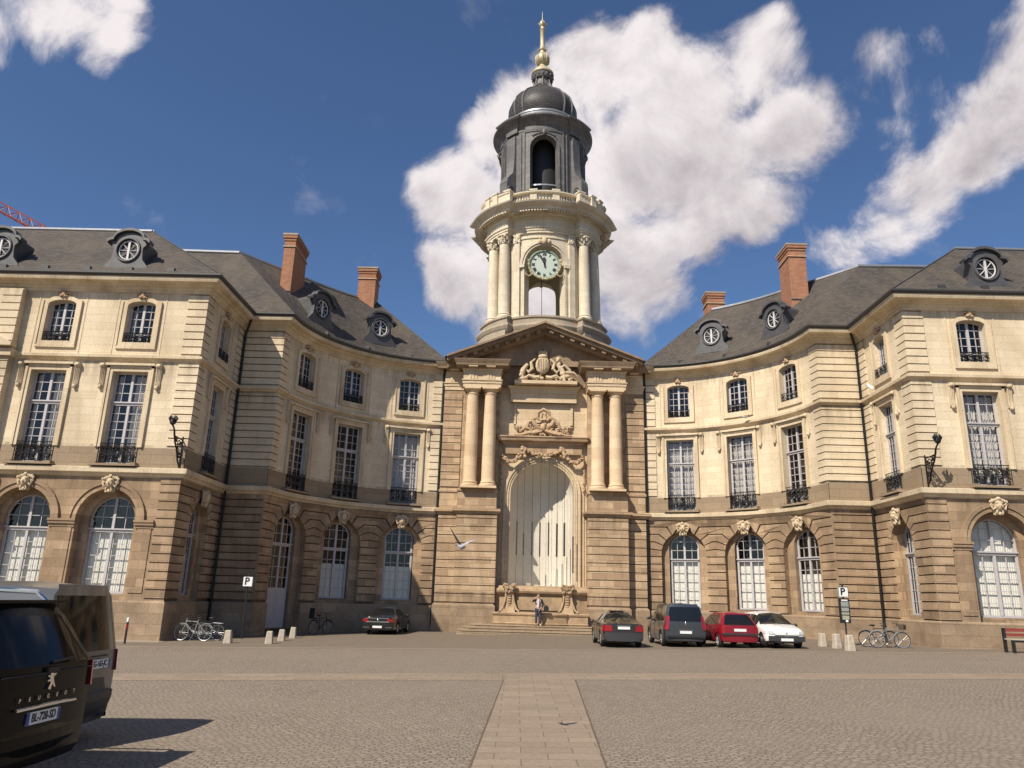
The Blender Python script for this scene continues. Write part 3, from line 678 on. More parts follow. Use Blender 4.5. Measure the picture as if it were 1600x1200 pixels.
    d.tube([(p[0]+.1,p[1]-.5,15.05),(p[0],p[1],14.3),(p[0],p[1],14.1),(p[0],p[1],.1)],.07,8); B(d,'drainpipe',M['iron'])
    # --- roof
    ro=MB(); zE=15.26
    EF=YA-.70; XS=-XA+.70
    def slp(mb,a,b,c,d):  # quad with uv metric: a,b eaves; c,d ridge
        a,b,c,d=map(Vector,(a,b,c,d)); L_=(b-a).length; H=((c+d)/2-(a+b)/2).length
        e=(b-a).normalized(); ud=(d-a).dot(e); uc_=(c-a).dot(e)
        base=a.x+a.y
        mb.add([a,b,c,d],[(0,1,2,3)],[(base,0),(base+L_,0),(base+uc_,H),(base+ud,H)])
    xr,yr,zp=-20.4,34.95,19.3
    slp(ro,(XL,EF,zE),(XS,EF,zE),(xr,yr,zp),(XL,yr,zp))
    slp(ro,(XS,EF,zE),(XS,47,zE),(xr,47,zp+.0),(xr,yr,zp))
    ro.poly([(XL,yr,zp),(xr,yr,zp),(xr,47,zp),(XL,47,zp)])
    ER=YC-.70; xe=-XD+.70
    # return + curved slopes
    eav=[Tcur(RW*R(t),.70,0)[:2] for t in [.8+86.8*i/26 for i in range(27)]]
    def ridge(t):
        if t>=40: rr,z=11.65,20.2-.006*(t-40)
        else:
            q=(40-t)/20.0; rr,z=11.65+1.63*min(q,1.2)**1.4,20.2+.45*min(q,1.2)
        return (-CX-rr*cos(R(t)),CY+rr*sin(R(t)),z)
    hipR=ridge(20); 
    slp(ro,(-19,ER,zE),(eav[0][0],ER,zE),hipR,(-22,hipR[1],hipR[2]))
    ths=[.8+86.8*i/26 for i in range(27)]; prev=None
    for i in range(26):
        t0,t1=ths[i],ths[i+1]
        rt0=20+(max(0,min(1,(t0-.8)/(58-.8))))*(62-20); rt1=20+(max(0,min(1,(t1-.8)/(58-.8))))*(62-20)
        A=(*eav[i],zE);Bp=(*eav[i+1],zE); C=ridge(rt1);D=ridge(rt0)
        L0=7.45*R(t0);L1=7.45*R(t1); H=(Vector(C)-Vector(Bp)).length
        if rt1-rt0>1e-3: 
            for k in range(4):
                fa,fb=k/4,(k+1)/4; l=lambda P,Q,f:tuple(P[m]*(1-f)+Q[m]*f for m in range(3))
                ro.add([l(A,D,fa),l(Bp,C,fa),l(Bp,C,fb),l(A,D,fb)],[(0,1,2,3)],[(L0*(1+.3*fa),H*fa),(L1*(1+.3*fa),H*fa),(L1*(1+.3*fb),H*fb),(L0*(1+.3*fb),H*fb)])
        else: ro.add([A,Bp,D],[(0,1,2)],[(L0,0),(L1,0),((L0+L1)/2,H)])
    Rend=ridge(62)
    ro.poly([(*eav[-1],zE),(-5.6,51,zE),(-10.95,51,Rend[2]),Rend])
    rpts=[ridge(20+42*i/12) for i in range(13)]
    ro.poly([hipR]+rpts[1:]+[(-10.95,51,Rend[2]),(-22,51,hipR[2]-.1),(-22,hipR[1],hipR[2])][::1])
    roof=B(ro,'roof',M['slate'])
    def Rr(mb,name,mat): return mb.build(name,mat,roof,mir=mir,off=off)
    z=MB()
    def cap(pts,r=.09):
        for a_,b_ in zip(pts,pts[1:]): z.tube([a_,b_],r,6)
    cap([(XL,yr,zp+.03),(xr,yr,zp+.03),(xr,47,zp+.03)]); cap([(-22,hipR[1],hipR[2]+.05)]+rpts,.10)
    Rr(z,'ridge_cap',M['zinc'])
    hh=MB(); hh.tube([(XL,yr-.05,zp-.12),(xr-.02,yr-.05,zp-.12)],.07,5); hh.tube([(p[0]*.998,p[1]-.08,p[2]-.12) for p in [(-22,hipR[1],hipR[2])]+rpts],.07,5); Rr(hh,'ridge_shadow_strip',M['gutter'])
    hc=MB(); hc.tube([(XS,EF,zE+.03),(xr,yr,zp+.02)],.035,5); Rr(hc,'hip_flashing',M['leadframe'])
    sn=MB()
    for k in range(6):
        xx=-17.2-1.9*k; sn.box(xx-.16,xx+.16,EF+.18,EF+.36,zE+.17,zE+.36)
    for t in (28,50,70): 
        p=Tcur(RW*R(t),.52,0); sn.box(p[0]-.14,p[0]+.14,p[1]-.06,p[1]+.08,zE+.12,zE+.28)
    Rr(sn,'roof_vent',M['gutter'])
    # dormers
    def dormer(P,phi,cz):
        dm=MB(); Wd=.78
        # local: x along, y inward, z up ; centre of oculus at z=0
        base=-.95
        prof=[(-1.02,base),(-1.0,base+.16),(-.88,base+.2),(-.72,base+.45),(-.66,-.1),(-.66,.12),(-.84,.30),(-.80,.42),(-.62,.44)]
        out=prof+[(-.62*cos(PI*i/12),.44+.42*sin(PI*i/12)) for i in range(1,12)]+[(-a,b) for a,b in prof[::-1]]
        ro_=.50
        # front face with a round hole: rays from the centre out to the outline
        vs=[];nK=64; seg=list(zip(out,out[1:]+out[:1]))
        for i in range(nK):
            t=2*PI*i/nK; dx,dz=sin(t),cos(t); best=.7
            for (p0,q0),(p1,q1) in seg:
                ex,ez=p1-p0,q1-q0; den=dx*ez-dz*ex
                if abs(den)<1e-9: continue
                tt=(p0*ez-q0*ex)/den; uu=(p0*dz-q0*dx)/den
                if tt>0 and -1e-6<=uu<=1+1e-6: best=max(best,tt) if best!=.7 else tt
            vs+=[(ro_*dx,0,ro_*1.08*dz),(best*dx,0,best*dz),(best*dx,.25,best*dz)]
        dm.add(vs,[(3*i,3*i+1,3*((i+1)%nK)+1,3*((i+1)%nK)) for i in range(nK)]+[(3*i+1,3*i+2,3*((i+1)%nK)+2,3*((i+1)%nK)+1) for i in range(nK)])
        # arched hood moulding
        hp=[(-.95,.30),(-.86,.42),(-.68,.46)]+[(-.68*cos(PI*i/14),.46+.46*sin(PI*i/14)) for i in range(15)]+[(.68,.46),(.86,.42),(.95,.30)]
        for (a,b),(c,d_) in zip(hp,hp[1:]):
            dm.prism(Tl,[(a,b),(c,d_),(c*1.05,d_+.12),(a*1.05,b+.12)] if True else [],-.3,.14)
        dm.tube([(ro_*1.06*sin(2*PI*i/24),-.03,ro_*1.14*cos(2*PI*i/24)) for i in range(25)],.055,6,cap=False)
        # side cheeks + curved top running back
        for s in (-1,1): dm.add([(s*.64,.1,base+.1),(s*.64,2.1,.35+.2),(s*.64,.1,.44)],[(0,1,2)])
        K2=10
        for i in range(K2):
            a0_,a1_=PI*i/K2,PI*(i+1)/K2
            dm.add([(-.64*cos(a0_),.1,.44+.4*sin(a0_)),(-.64*cos(a0_),2.4+.3*sin(a0_),.44+.4*sin(a0_)),(-.64*cos(a1_),2.4+.3*sin(a1_),.44+.4*sin(a1_)),(-.64*cos(a1_),.1,.44+.4*sin(a1_))],[(0,1,2,3)],smooth=True)
        dm.wbox(Tl,-1.08,1.08,-.3,.08,base-.12,base)
        x=-P[0] if mir else P[0]
        ob=dm.build('dormer',M['leadframe'],roof,loc=(x-off[0],P[1]-off[1],cz),rz=(-phi if mir else phi)); ob.scale=(1.0,1,1.0)
        w=MB()
        w.tube([(.43*sin(2*PI*i/24),.06,.46*cos(2*PI*i/24)) for i in range(25)],.035,6,cap=False)
        w.wbox(Tl,-.045,.045,-.09,-.03,-.44,.40); 
        for k in range(8): 
            t=2*PI*k/8+.0; w.tube([(0,.06,-.02),(.42*sin(t),.06,.45*cos(t))],.02,4)
        w.ball((0,.06,-.02),(.07,.03,.07),8,5)
        w.build('oculus_bars',M['oculus'],ob)
        gk=MB(); gk.add([(.5*sin(2*PI*i/24),.10,.54*cos(2*PI*i/24)) for i in range(24)],[tuple(range(23,-1,-1))]); gk.build('oculus_backing',M['black'],ob)
    for t in (28.3,57.0):
        p=Tcur(RW*R(t),.70-.62,0); dormer(p,PI/2-R(t),17.0)
    dormer((-19.4,31.35),0,16.55); dormer((-25.3,31.35),0,16.55)
    # chimneys
    if L: ch=[(-14.75,39.3,.62,2.3,21.45,16.8),(-11.45,45.0,1.1,1.2,22.05,18)]
    else: ch=[(-14.55,40.5,1.0,1.6,22.1,17.5),(-11.35,46.6,1.1,1.1,21.55,18)]
    for (cx,cy,wx,wy,zt_,zb_) in ch:
        c=MB(); x0,x1=cx-wx/2,cx+wx/2
        c.box(x0,x1,cy,cy+wy,zb_,zt_-.35); c.box(x0-.05,x1+.05,cy-.05,cy+wy+.05,zt_-.75,zt_-.66)
        c.box(x0-.04,x1+.04,cy-.04,cy+wy+.04,zt_-.35,zt_-.2); c.box(x0-.09,x1+.09,cy-.09,cy+wy+.09,zt_-.2,zt_-.02)
        co=Rr(c,'chimney',M['brick'])
        c=MB(); c.box(x0-.12,x1+.12,cy-.12,cy+wy+.12,zt_-.02,zt_+.08); 
        for k in range(3): c.lathe([(.12,0),(.10,.12)],(cx+(k-1)*wx*.28,cy+wy*.5,zt_+.08),8)
        Rr(c,'chimney_cap',M['towerdark']); 
        c=MB(); zf=zt_-.72; c.box(x0-.065,x1+.065,cy-.065,cy+wy+.065,zf-.02,zf+.02); Rr(c,'chimney_band',M['statue'])
        c=MB(); zf=zb_+0; 
        c.tube([(x0-.02,cy-.03,zb_+1.2),(x1+.02,cy-.03,zb_+1.2)],.04,4); Rr(c,'chimney_flashing',M['zinc'])
    return root,off,mir
# ------------------------------------------------------------------ clock tower with its portal
TC=(0.0,49.5)
def shear(mb):
    mb.v=[(x+(.05-(max(z,19)-20)*.0165 if z>17 else 0),y,z) for x,y,z in mb.v]; return mb
def Tp(u,n,z): return (u,43.9-n,z)
def Tcyl(Rr_,a0=0.0,cx=0.0,cy=49.5):
    def f(u,n,z):
        t=u/Rr_+a0; r=Rr_+n; return (cx+r*sin(t),cy-r*cos(t),z)
    return f
def ressaut(r0,r1,a=36,b=70,step=4):
    pts=[]
    for q in range(4):
        # quadrant direction list symmetric about the front/back axis
        base=[0,1,2,3][q]*90
        lo,hi=(a,b) if q%2==0 else (90-b,90-a)
        t=0
        while t<lo-.01: pts.append((r0,base+t)); t+=step
        pts.append((r0,base+lo)); t=lo
        while t<hi-.01: pts.append((r1,base+t)); t+=step
        pts.append((r1,base+hi)); t=hi; pts.append((r0,base+hi)); t+=step
        while t<90-.01: pts.append((r0,base+t)); t+=step
    return [(TC[0]+r*sin(R(t)),TC[1]-r*cos(R(t))) for r,t in pts]
def build_tower():
    root=thing('clock_tower','central clock tower of pale stone with slate dome, gilt spire and columned portal','tower',(0,46.0,0))
    off=(0,46.0,0)
    def B(mb,name,mat,par=None,sh=False,**k):
        if sh: shear(mb)
        return mb.build(name,mat,par or root,off=off,**k)
    # ---------- portal block
    w=MB(); XO,XP,XI=5.9,4.82,2.60
    PP=[(-XO,44.6),(-XO,43.45),(-XP,43.45),(-XP,42.9),(-XI,42.9),(-XI,43.9)]
    PR=[(-x,y) for x,y in PP[::-1]]
    w.sweep(PP,[(0,-.4),(0,6.29),(0,6.3)]); w.sweep(PR,[(0,-.4),(0,6.29),(0,6.3)])
    PPu=[(-XO,44.6),(-XO,43.45),(-XI,43.45),(-XI,43.9)]; PRu=[(-x,y) for x,y in PPu[::-1]]
    for p in (PPu,PRu): w.sweep(p,[(0,7.69),(0,14.8)])
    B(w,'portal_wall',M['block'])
    r=MB(); jb=MB()
    for s in (-1,1):
        for T,a,b,z0,z1 in ((lambda u,n,z:(u,42.9-n,z),XI,XP,1.45,6.2),(lambda u,n,z:(u,43.45-n,z),XP,XO,1.45,6.2),(lambda u,n,z:(u,43.45-n,z),XP,XO,7.8,13.35)):
            u0,u1=sorted((s*a,s*b)); rust(r,T,u0,u1,z0,z1,n0=0,n1=.06,pitch=.455 if z0<5 else .43,g=.045); wall(jb,T,u0+.01,u1-.01,z0+.03,z1-.03,.005,0,[],du=50)
        Ts=(lambda u,n,z:(s*XI-s*n,u,z)) 
        k=0
        while 1.45+.455*k<6.1:
            za=1.45+.455*k+.045; zb=min(za+.41,6.2); r.box(*sorted((s*XI,s*(XI-.06))),42.84,43.9,za,zb); k+=1
    B(r,'rusticated_stonework',M['block']); B(jb,'joint_backing',M['joint'])
    pl=MB()
    for p in (PP,PR): pl.sweep(p,[(.10,-.4),(.10,1.3),(.0,1.42)])
    B(pl,'plinth',M['plinth'])
    s_=MB()
    for p in (PP,PR):
        s_.sweep(p,[(0,6.22),(.10,6.25),(.12,6.36),(.24,6.42),(.24,6.56),(0,6.58)])
        s_.sweep(p,[(0.0,6.58),(0.0,7.52),(.05,7.54),(.05,7.66),(0,7.7),(-.56,7.705)])
    B(s_,'string_course',M['block'])
    # columns of the portal
    def column(mb,cx,cy,z0,z1,r,shr=.86):
        mb.box(cx-r*1.35,cx+r*1.35,cy-r*1.35,cy+r*1.35,z0,z0+.12)
        mb.lathe([(r*1.32,.12),(r*1.36,.18),(r*1.28,.25),(r*1.1,.28),(r*1.18,.34),(r*1.1,.40),(r,.46),(r,(z1-z0)*.35),(r*.95,(z1-z0)*.65),(r*shr,z1-z0-.40),(r*shr*1.1,z1-z0-.38),(r*shr*1.1,z1-z0-.33),(r*shr,z1-z0-.31),(r*shr,z1-z0-.22),(r*1.18,z1-z0-.10),(r*1.18,z1-z0-.09)],(cx,cy,z0),28)
        mb.box(cx-r*1.25,cx+r*1.25,cy-r*1.25,cy+r*1.25,z1-.10,z1)
    for cx in (-4.18,-3.14,3.14,4.18):
        c=MB(); column(c,cx,43.0,7.7,13.6,.375); B(c,'column',M['column'])
    # pedestal blocks already in string course; entablature over pairs
    e=MB()
    EP=[(-XO,44.6),(-XO,43.40),(-XP+.06,43.40),(-XP+.06,42.62),(-XI+.05,42.62),(-XI+.05,43.75)]
    ER_=[(-x,y) for x,y in EP[::-1]]
    for p in (EP,ER_):
        e.sweep(p,[(-.4,13.6),(0,13.602),(0,13.82),(.04,13.83),(.04,13.98),(.09,14.0),(.09,14.06),(0.0,14.07),(0,14.62),(.05,14.64),(.08,14.72),(-.4,14.73)])
    B(e,'architrave',M['blockpale'])
    e=MB()
    for p in (EP,ER_): e.sweep(p,[(-.2,14.73),(.12,14.731),(.14,14.80),(.42,14.84),(.44,14.94),(.50,15.05),(.54,15.14),(.56,15.2),(-.6,15.24)])
    B(e,'cornice',M['pediment'])
    tg=MB()
    for s in (-1,1):
        for cx,y in ((4.18,42.62),(3.14,42.62),(5.35,43.40)):
            for k in (-1,0,1): tg.box(s*cx+k*.17-.055,s*cx+k*.17+.055,y-.035,y,14.1,14.58)
            for k in range(6): tg.box(s*cx-.22+k*.085-.02,s*cx-.22+k*.085+.03,y-.05,y-.002,13.86,13.96)
            tg.box(s*cx-.27,s*cx+.27,y-.40,y-.1,14.76,14.82)
    B(tg,'triglyphs',M['blockpale'])
    # centre wall with niche
    c=MB(); wall(c,Tp,-XI,XI,2.35,13.98,0,0,[dict(uc=0,w=3.66,zb=2.4,zs=7.6,rise=1.83)],du=50); c.wbox(Tp,-XI,XI,-.3,0,-.2,2.35)
    B(c,'niche_wall',M['blockpale'])
    n=MB(); K=24; rn=1.83
    zz=[2.4+5.2*i/6 for i in range(7)]
    n.lathe([(rn,z) for z in zz],(0,43.9,0),K,PI/2,3*PI/2)
    vs=[];uv=[];J=12
    for j in range(J+1):
        b=PI/2*j/J
        for k in range(K+1):
            a=PI/2+PI*k/K; rr=rn*cos(b); vs.append((rr*sin(a),43.9-rr*cos(a),7.6+rn*sin(b))); uv.append((a*rn,7.6+rn*b))
    n.add(vs,[(j*(K+1)+k,j*(K+1)+k+1,(j+1)*(K+1)+k+1,(j+1)*(K+1)+k) for j in range(J) for k in range(K)],uv,smooth=True)
    n.poly([(rn*sin(PI/2+PI*k/K),43.9-rn*cos(PI/2+PI*k/K),2.4) for k in range(K+1)])
    B(n,'niche',M['niche'])
    a=MB()
    for r0,r1,nn in ((1.83,1.93,.05),(1.94,2.06,.10),(2.07,2.22,.16)): ringmould(a,Tp,0,7.6,r0,r1,0,nn,zleg=2.4,K=28)
    for s in (-1,1): a.wbox(Tp,*sorted((s*2.36,s*2.42)),0,.06,2.4,9.4)
    B(a,'niche_moulding',M['blockpale'])
    # shelf cornice
    s_=MB(); sp=[(-2.3,43.9),(-2.3,43.62),(2.3,43.62),(2.3,43.9)]
    s_.sweep(sp,[(-.28,9.9),(-.02,9.9),(-.02,10.42),(.06,10.46),(.10,10.56),(.30,10.64),(.34,10.78),(.40,10.84),(.40,10.9),(-.28,10.93)])
    B(s_,'shelf_cornice',M['block'])
    # tympanum field + inner panel
    t=MB(); t.prism(Tp,[(-5.2,15.2),(5.2,15.2),(0,17.25)],0,.55)
    t.wbox(Tp,-2.57,2.57,0,.25,13.98,15.199); B(t,'tympanum',M['pediment'])
    p=MB(); p.sweep([(-1.95,43.9),(-1.95,43.55),(1.95,43.55),(1.95,43.9)],[(0,13.0),(0,13.5),(.05,13.52),(.05,13.75),(.16,13.85),(.2,13.95),(-.3,13.99)])
    p.wbox(Tp,-1.75,1.75,0,.06,11.6,12.99)
    for u0,u1,z0,z1 in ((-1.75,-1.62,11.6,12.99),(1.62,1.75,11.6,12.99),(-1.75,-1.1,11.55,11.68),(1.1,1.75,11.55,11.68)): p.wbox(Tp,u0,u1,.06,.13,z0,z1)
    ringmould(p,Tp,0,11.35,1.15,1.3,.0,.14,K=18,rise=.42)
    for s in (-1,1): p.lathe([(.02,-.25),(.14,-.12),(.2,0)],(s*1.5,43.82,11.52),8)
    B(p,'carved_panel',M['blockpale'])
    # raking pediment
    g=MB()
    for s in (-1,1):
        A=Vector((s*5.75,15.12)); Bv=Vector((0,17.35)); d=(Bv-A).normalized(); nn=Vector((-d.y,d.x))*(1 if s<0 else -1)
        def seg(n0,n1,h0,h1):
            # slanted bar in (x,z) between offsets h, depth n0..n1 from the wall plane; ends cut vertically at x=0
            P=[]
            def at(h,x): # z on line at offset h for given x
                q=A+nn*h; return q.y+(x-q.x)*d.y/d.x
            x0=A.x
            pts=[(x0,at(h0,x0)),(0,at(h0,0)),(0,at(h1,0)),(x0,at(h1,x0))]
            if s>0: pts=pts[::-1]
            g.prism(Tp,pts,n0,n1)
            g.add([Tp(x0,n1,at(h1,x0)),Tp(0,n1,at(h1,0)),Tp(0,n0,at(h1,0)),Tp(x0,n0,at(h1,x0))],[(0,1,2,3)])
        seg(.2,1.15,-.28,-.02); seg(.2,1.62,-.02,.16); seg(.2,1.80,.16,.27)
        k=0
        for i in range(9):
            f=(i+.6)/9.3; q=A+(Bv-A)*f-nn*.10
            g.add([],[])
            x,z=q; e_=d*.13; h_=nn*.10
            P=[(x-e_.x-h_.x,z-e_.y-h_.y),(x+e_.x-h_.x,z+e_.y-h_.y),(x+e_.x+h_.x,z+e_.y+h_.y),(x-e_.x+h_.x,z-e_.y+h_.y)]
            if s>0: P=P[::-1]
            g.prism(Tp,P,1.1,1.5)
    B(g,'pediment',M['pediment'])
    # roof & body behind the pediment
    rf=MB(); 
    for s in (-1,1):
        q=[(s*5.9,42.2,15.3),(0,42.2,17.62),(0,52.5,17.62),(s*5.9,52.5,15.3)]
        rf.poly(q if s<0 else q[::-1])
    B(rf,'portal_roof',M['lead'])
    bd=MB(); bd.box(-5.85,5.85,45.9,53,-.4,15.2); B(bd,'rear_body',M['block'])
    # ---------- tower drum
    d=MB(); rp=ressaut(3.95,4.40)
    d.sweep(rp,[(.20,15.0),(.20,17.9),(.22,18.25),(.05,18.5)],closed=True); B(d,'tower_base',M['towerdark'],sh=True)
    d=MB(); d.sweep(ressaut(3.72,4.22),[(.28,18.2),(.42,18.4),(.5,18.6),(.46,18.75),(.2,18.85),(.2,19.15),(.28,19.2),(.28,19.32),(-.6,19.35)],closed=True); B(d,'tower_base_moulding',M['towerdark'],sh=True)
    T35=Tcyl(3.5); C35=2*PI*3.5
    d=MB(); ops=[dict(uc=C35*(i/4),w=2.7,zb=19.2,zs=23.15,rise=1.35) for i in (0,1,2,3)]
    # wall from -45deg to 315deg
    wall(d,T35,-C35/8,C35*7/8,19.2,25.6,0,.75,ops,du=.5)
    d.v=[v for v in d.v]
    # inner skin
    Ti=Tcyl(3.5); wall(d,Ti,-C35/8,C35*7/8,19.2,25.6,-.75,0,ops,du=.5)
    d.lathe([(3.4,24.9),(2.6,25.2),(.01,25.5)],(0,49.5,0),32); d.lathe([(3.4,19.21),(.01,19.22)],(0,49.5,0),32)
    B(d,'drum_wall',M['tower'],sh=True)
    a=MB()
    for i in range(4):
        u=C35*i/4
        ringmould(a,T35,u,23.15,1.35,1.47,0,.06,zleg=None,K=20); ringmould(a,T35,u,23.15,1.48,1.66,0,.13,K=20)
        for s in (-1,1):
            a.wbox(T35,*sorted((u+s*1.32,u+s*1.70)),0,.18,22.92,23.14)
            a.wbox(T35,*sorted((u+s*1.36,u+s*1.48)),0,.05,19.35,22.94)
            a.wbox(T35,*sorted((u+s*1.74,u+s*1.79)),0,.07,19.35,25.2)
        for zz in (25.0,): a.wbox(T35,u-1.7,u+1.7,0,.07,zz,zz+.1,du=.4)
    B(a,'arch_moulding',M['tower'],sh=True)
    k=MB()
    for i in range(4):
        u=C35*i/4; c=T35(u,.1,24.75); k.ball(c,(.2,.2,.32),9,7)
        for s in (-1,1): c2=T35(u+s*.3,.1,24.7); k.ball(c2,(.14,.14,.2),7,5,jit=.1)
    B(k,'keystone_carving',M['statue'],sh=True)
    # pilasters + columns
    def corinth(mb,cx,cy,z,r,n=8):
        mb.lathe([(r*.95,0),(r*1.05,.05),(r*.95,.08),(r*1.0,.3),(r*1.25,.52),(r*1.3,.56)],(cx,cy,z),16)
        for row,(zz,rr,hh) in enumerate(((.18,1.12,.13),(.36,1.25,.12))):
            for k in range(n):
                t=2*PI*(k+.5*row)/n; mb.ball((cx+r*rr*sin(t),cy-r*rr*cos(t),z+zz),(r*.22,r*.22,hh),6,5)
                mb.ball((cx+r*(rr+.16)*sin(t),cy-r*(rr+.16)*cos(t),z+zz+hh*.7),(r*.16,r*.16,.05),5,4)
        for k in range(4):
            t=PI/4+PI/2*k+math.atan2(cx-TC[0],-(cy-TC[1])); mb.ball((cx+r*1.45*sin(t),cy-r*1.45*cos(t),z+.50),(.09,.09,.08),7,5)
        mb.lathe([(r*1.35,.56),(r*1.48,.58),(r*1.48,.66),(.01,.66)],(cx,cy,z),16)
    for q in range(4):
        for aa in (44,62.5):
            A=R(q*90+(aa if q%2==0 else 90-aa)); cx,cy=TC[0]+3.86*sin(A),TC[1]-3.86*cos(A)
            c=MB(); c.box(cx-.5,cx+.5,cy-.5,cy+.5,19.3,19.42) if False else c.lathe([(.53,0),(.53,.12)],(cx,cy,19.33),16)
            c.lathe([(.51,.12),(.52,.2),(.46,.27),(.42,.3),(.46,.36),(.40,.42),(.385,.48),(.385,2.2),(.365,3.9),(.33,5.38)],(cx,cy,19.33),24)
            corinth(c,cx,cy,24.72,.33); B(c,'column',M['tower'],sh=True)
        for aa in (30.5,75.5):
            A=(q*90+(aa if q%2==0 else 90-aa)); A=R(A); u=A*3.5
            c=MB(); c.wbox(T35,u-.2,u+.2,0,.16,19.5,24.75); c.wbox(T35,u-.26,u+.26,0,.22,19.3,19.5)
            p=T35(u,.08,24.75); c.wbox(T35,u-.24,u+.24,0,.2,24.75,25.35)
            for j in range(10): c.ball(T35(u+rnd(-.2,.2),.2,24.85+.05*j),(.08,.08,.1),5,4)
            B(c,'pilaster',M['tower'],sh=True)
    # entablature and main cornice
    e=MB(); e.sweep(ressaut(3.62,4.20),[(-.5,25.36),(0,25.37),(0,25.52),(.05,25.53),(.05,25.68),(.11,25.7),(.13,25.8),(.0,25.82),(.0,26.35),(.06,26.38),(.1,26.46)],closed=True); B(e,'entablature',M['tower'],sh=True)
    e=MB(); e.sweep(ressaut(3.90,4.18),[(-.2,26.46),(.18,26.5),(.2,26.62),(.62,26.68),(.66,26.82),(.84,26.92),(.98,27.05),(1.02,27.13),(.5,27.22),(-.1,27.3)],closed=True); 
    B(e,'main_cornice',M['tower'],sh=True)
    e=MB(); rp1=ressaut(3.90,4.18,step=5)
    for i in range(len(rp1)):
        x,y=rp1[i]; r=sqrt(x*x+(y-49.5)**2); t=math.atan2(x,-(y-49.5))
        for dt in (0,.042):
            tt=t+dt; rr=r+.43; cx,cy=rr*sin(tt),49.5-rr*cos(tt); er=Vector((sin(tt),-cos(tt),0));et=Vector((cos(tt),sin(tt),0)); P=[]
            for z in (26.56,26.67):
                for sa,sb in ((-1,-1),(1,-1),(1,1),(-1,1)): P.append(Vector((cx,cy,z))+er*(.17*sb)+et*(.065*sa))
            e.add(P,[(0,1,5,4),(1,2,6,5),(2,3,7,6),(3,0,4,7),(3,2,1,0)])
    B(e,'modillions',M['tower'],sh=True)
    # balustrade
    b=MB(); bp=ressaut(4.15,4.55,a=33,b=66)
    b.sweep(bp,[(-.15,27.2),(.14,27.2),(.14,27.42),(.02,27.45),(-.15,27.46)],closed=True); b.sweep(bp,[(-.17,27.98),(.14,27.98),(.18,28.04),(.18,28.12),(-.17,28.14)],closed=True)
    for q in range(4):
        for aa,r in ((10.5,4.05),(33,4.5),(45,4.62),(55,4.62),(66,4.5),(79.5,4.05)):
            A=R(q*90+(aa if q%2==0 else 90-aa)); T=Tcyl(r,A); b.wbox(T,-.22,.22,-.25,.17,27.2,28.2); b.wbox(T,-.27,.27,-.3,.22,28.2,28.3)
        for lo,hi,r in ((-7.5,7.5,4.05),(13,30,4.05),(69,76.5,4.05)):
            nb=int((hi-lo)/2.6)
            for j in range(nb+1):
                aa=lo+(hi-lo)*j/max(1,nb); A=R(q*90+(aa if (q%2==0 or lo<0) else 90-aa))
                b.lathe([(.07,0),(.07,.04),(.035,.08),(.085,.22),(.035,.40),(.06,.44),(.06,.54)],(r*sin(A),49.5-r*cos(A),27.45),7)
        T=Tcyl(4.60); 
        lo,hi=(35,64) if q%2==0 else (26,55)
        b.wbox(T,4.6*R(q*90+lo),4.6*R(q*90+hi),-.06,.06,27.45,27.98,du=.4)
    B(b,'balustrade',M['towerdark'] if False else M['tower'],sh=True)
    # terrace
    t=MB(); t.lathe([(4.4,27.3),(3.0,27.35)],(0,49.5,0),40); B(t,'terrace',M['lead'],sh=True)
    # ---------- lantern
    T29=Tcyl(3.12); C29=2*PI*3.12
    l=MB(); ops=[dict(uc=C29*i/4,w=1.96,zb=28.85,zs=32.17,rise=.98) for i in range(4)]
    wall(l,T29,-C29/8,C29*7/8,27.3,33.9,0,.5,ops,du=.45); B(l,'lantern_wall',M['lead'],sh=True)
    l=MB()
    for i in range(4):
        u=C29*i/4; ringmould(l,T29,u,32.17,.98,1.10,0,.09,zleg=28.85,K=18); ringmould(l,T29,u,32.17,1.11,1.16,0,.04,zleg=27.5,K=18)
        for s in (-1,1):
            for o_ in (1.36,1.62): l.wbox(T29,*sorted((u+s*o_,u+s*(o_+.06))),0,.09,27.5,33.5)
        l.wbox(T29,u-1.4,u+1.4,0,.06,33.5,33.58,du=.3)
        l.ball(T29(u,.12,33.35),(.13,.13,.26),8,6)
        for s in (-1,1):
            for j in range(5): l.ball(T29(u+s*(.2+.14*j),.1,33.32-.05*j),(.09,.09,.07),6,4)
    B(l,'lantern_moulding',M['lead'],sh=True)
    l=MB(); l.lathe([(1.9,28.0),(1.9,33.8)],(0,49.5,0),20); B(l,'lantern_core',M['black'],sh=True)
    rl=MB()
    for q in range(4):
        T=Tcyl(2.75,R(90*q)); rl.wbox(T,-.93,.93,-.03,.03,29.42,29.52,du=.4); 
    B(rl,'lantern_rail',M['zinc'],sh=True)
    # scroll buttresses
    for q in range(4):
        A=R(45+90*q); bt=MB()
        prof=[(2.9,33.4),(3.27,33.4),(3.26,32.6),(3.28,31.8),(3.34,31.0),(3.42,30.4),(3.72,30.05),(3.95,29.7),(4.0,29.3),(3.98,28.6),(3.92,27.9),(2.9,27.9)]
        er=Vector((sin(A),-cos(A),0)); et=Vector((cos(A),sin(A),0)); c0=Vector((0,49.5,0)); P=[]
        for s in (-.36,.36): P+=[c0+er*r+et*s+Vector((0,0,z)) for r,z in prof]
        L=len(prof); fs=[tuple(range(L-1,-1,-1)),tuple(range(L,2*L))]+[(i,i+1,L+i+1,L+i) for i in range(L-1)]
        bt.add(P,fs)
        for s in (-.38,.38):
            for k in range(2):
                q0=.40-.18*k; cc=c0+er*3.55+et*s+Vector((0,0,28.75)); bt.tube([cc+er*(q0*cos(j*PI/6))*(1-.03*j)+Vector((0,0,q0*1.4*sin(j*PI/6)*(1-.03*j))) for j in range(13)],.05,5)
        B(bt,'scroll_buttress',M['lead'],sh=True)
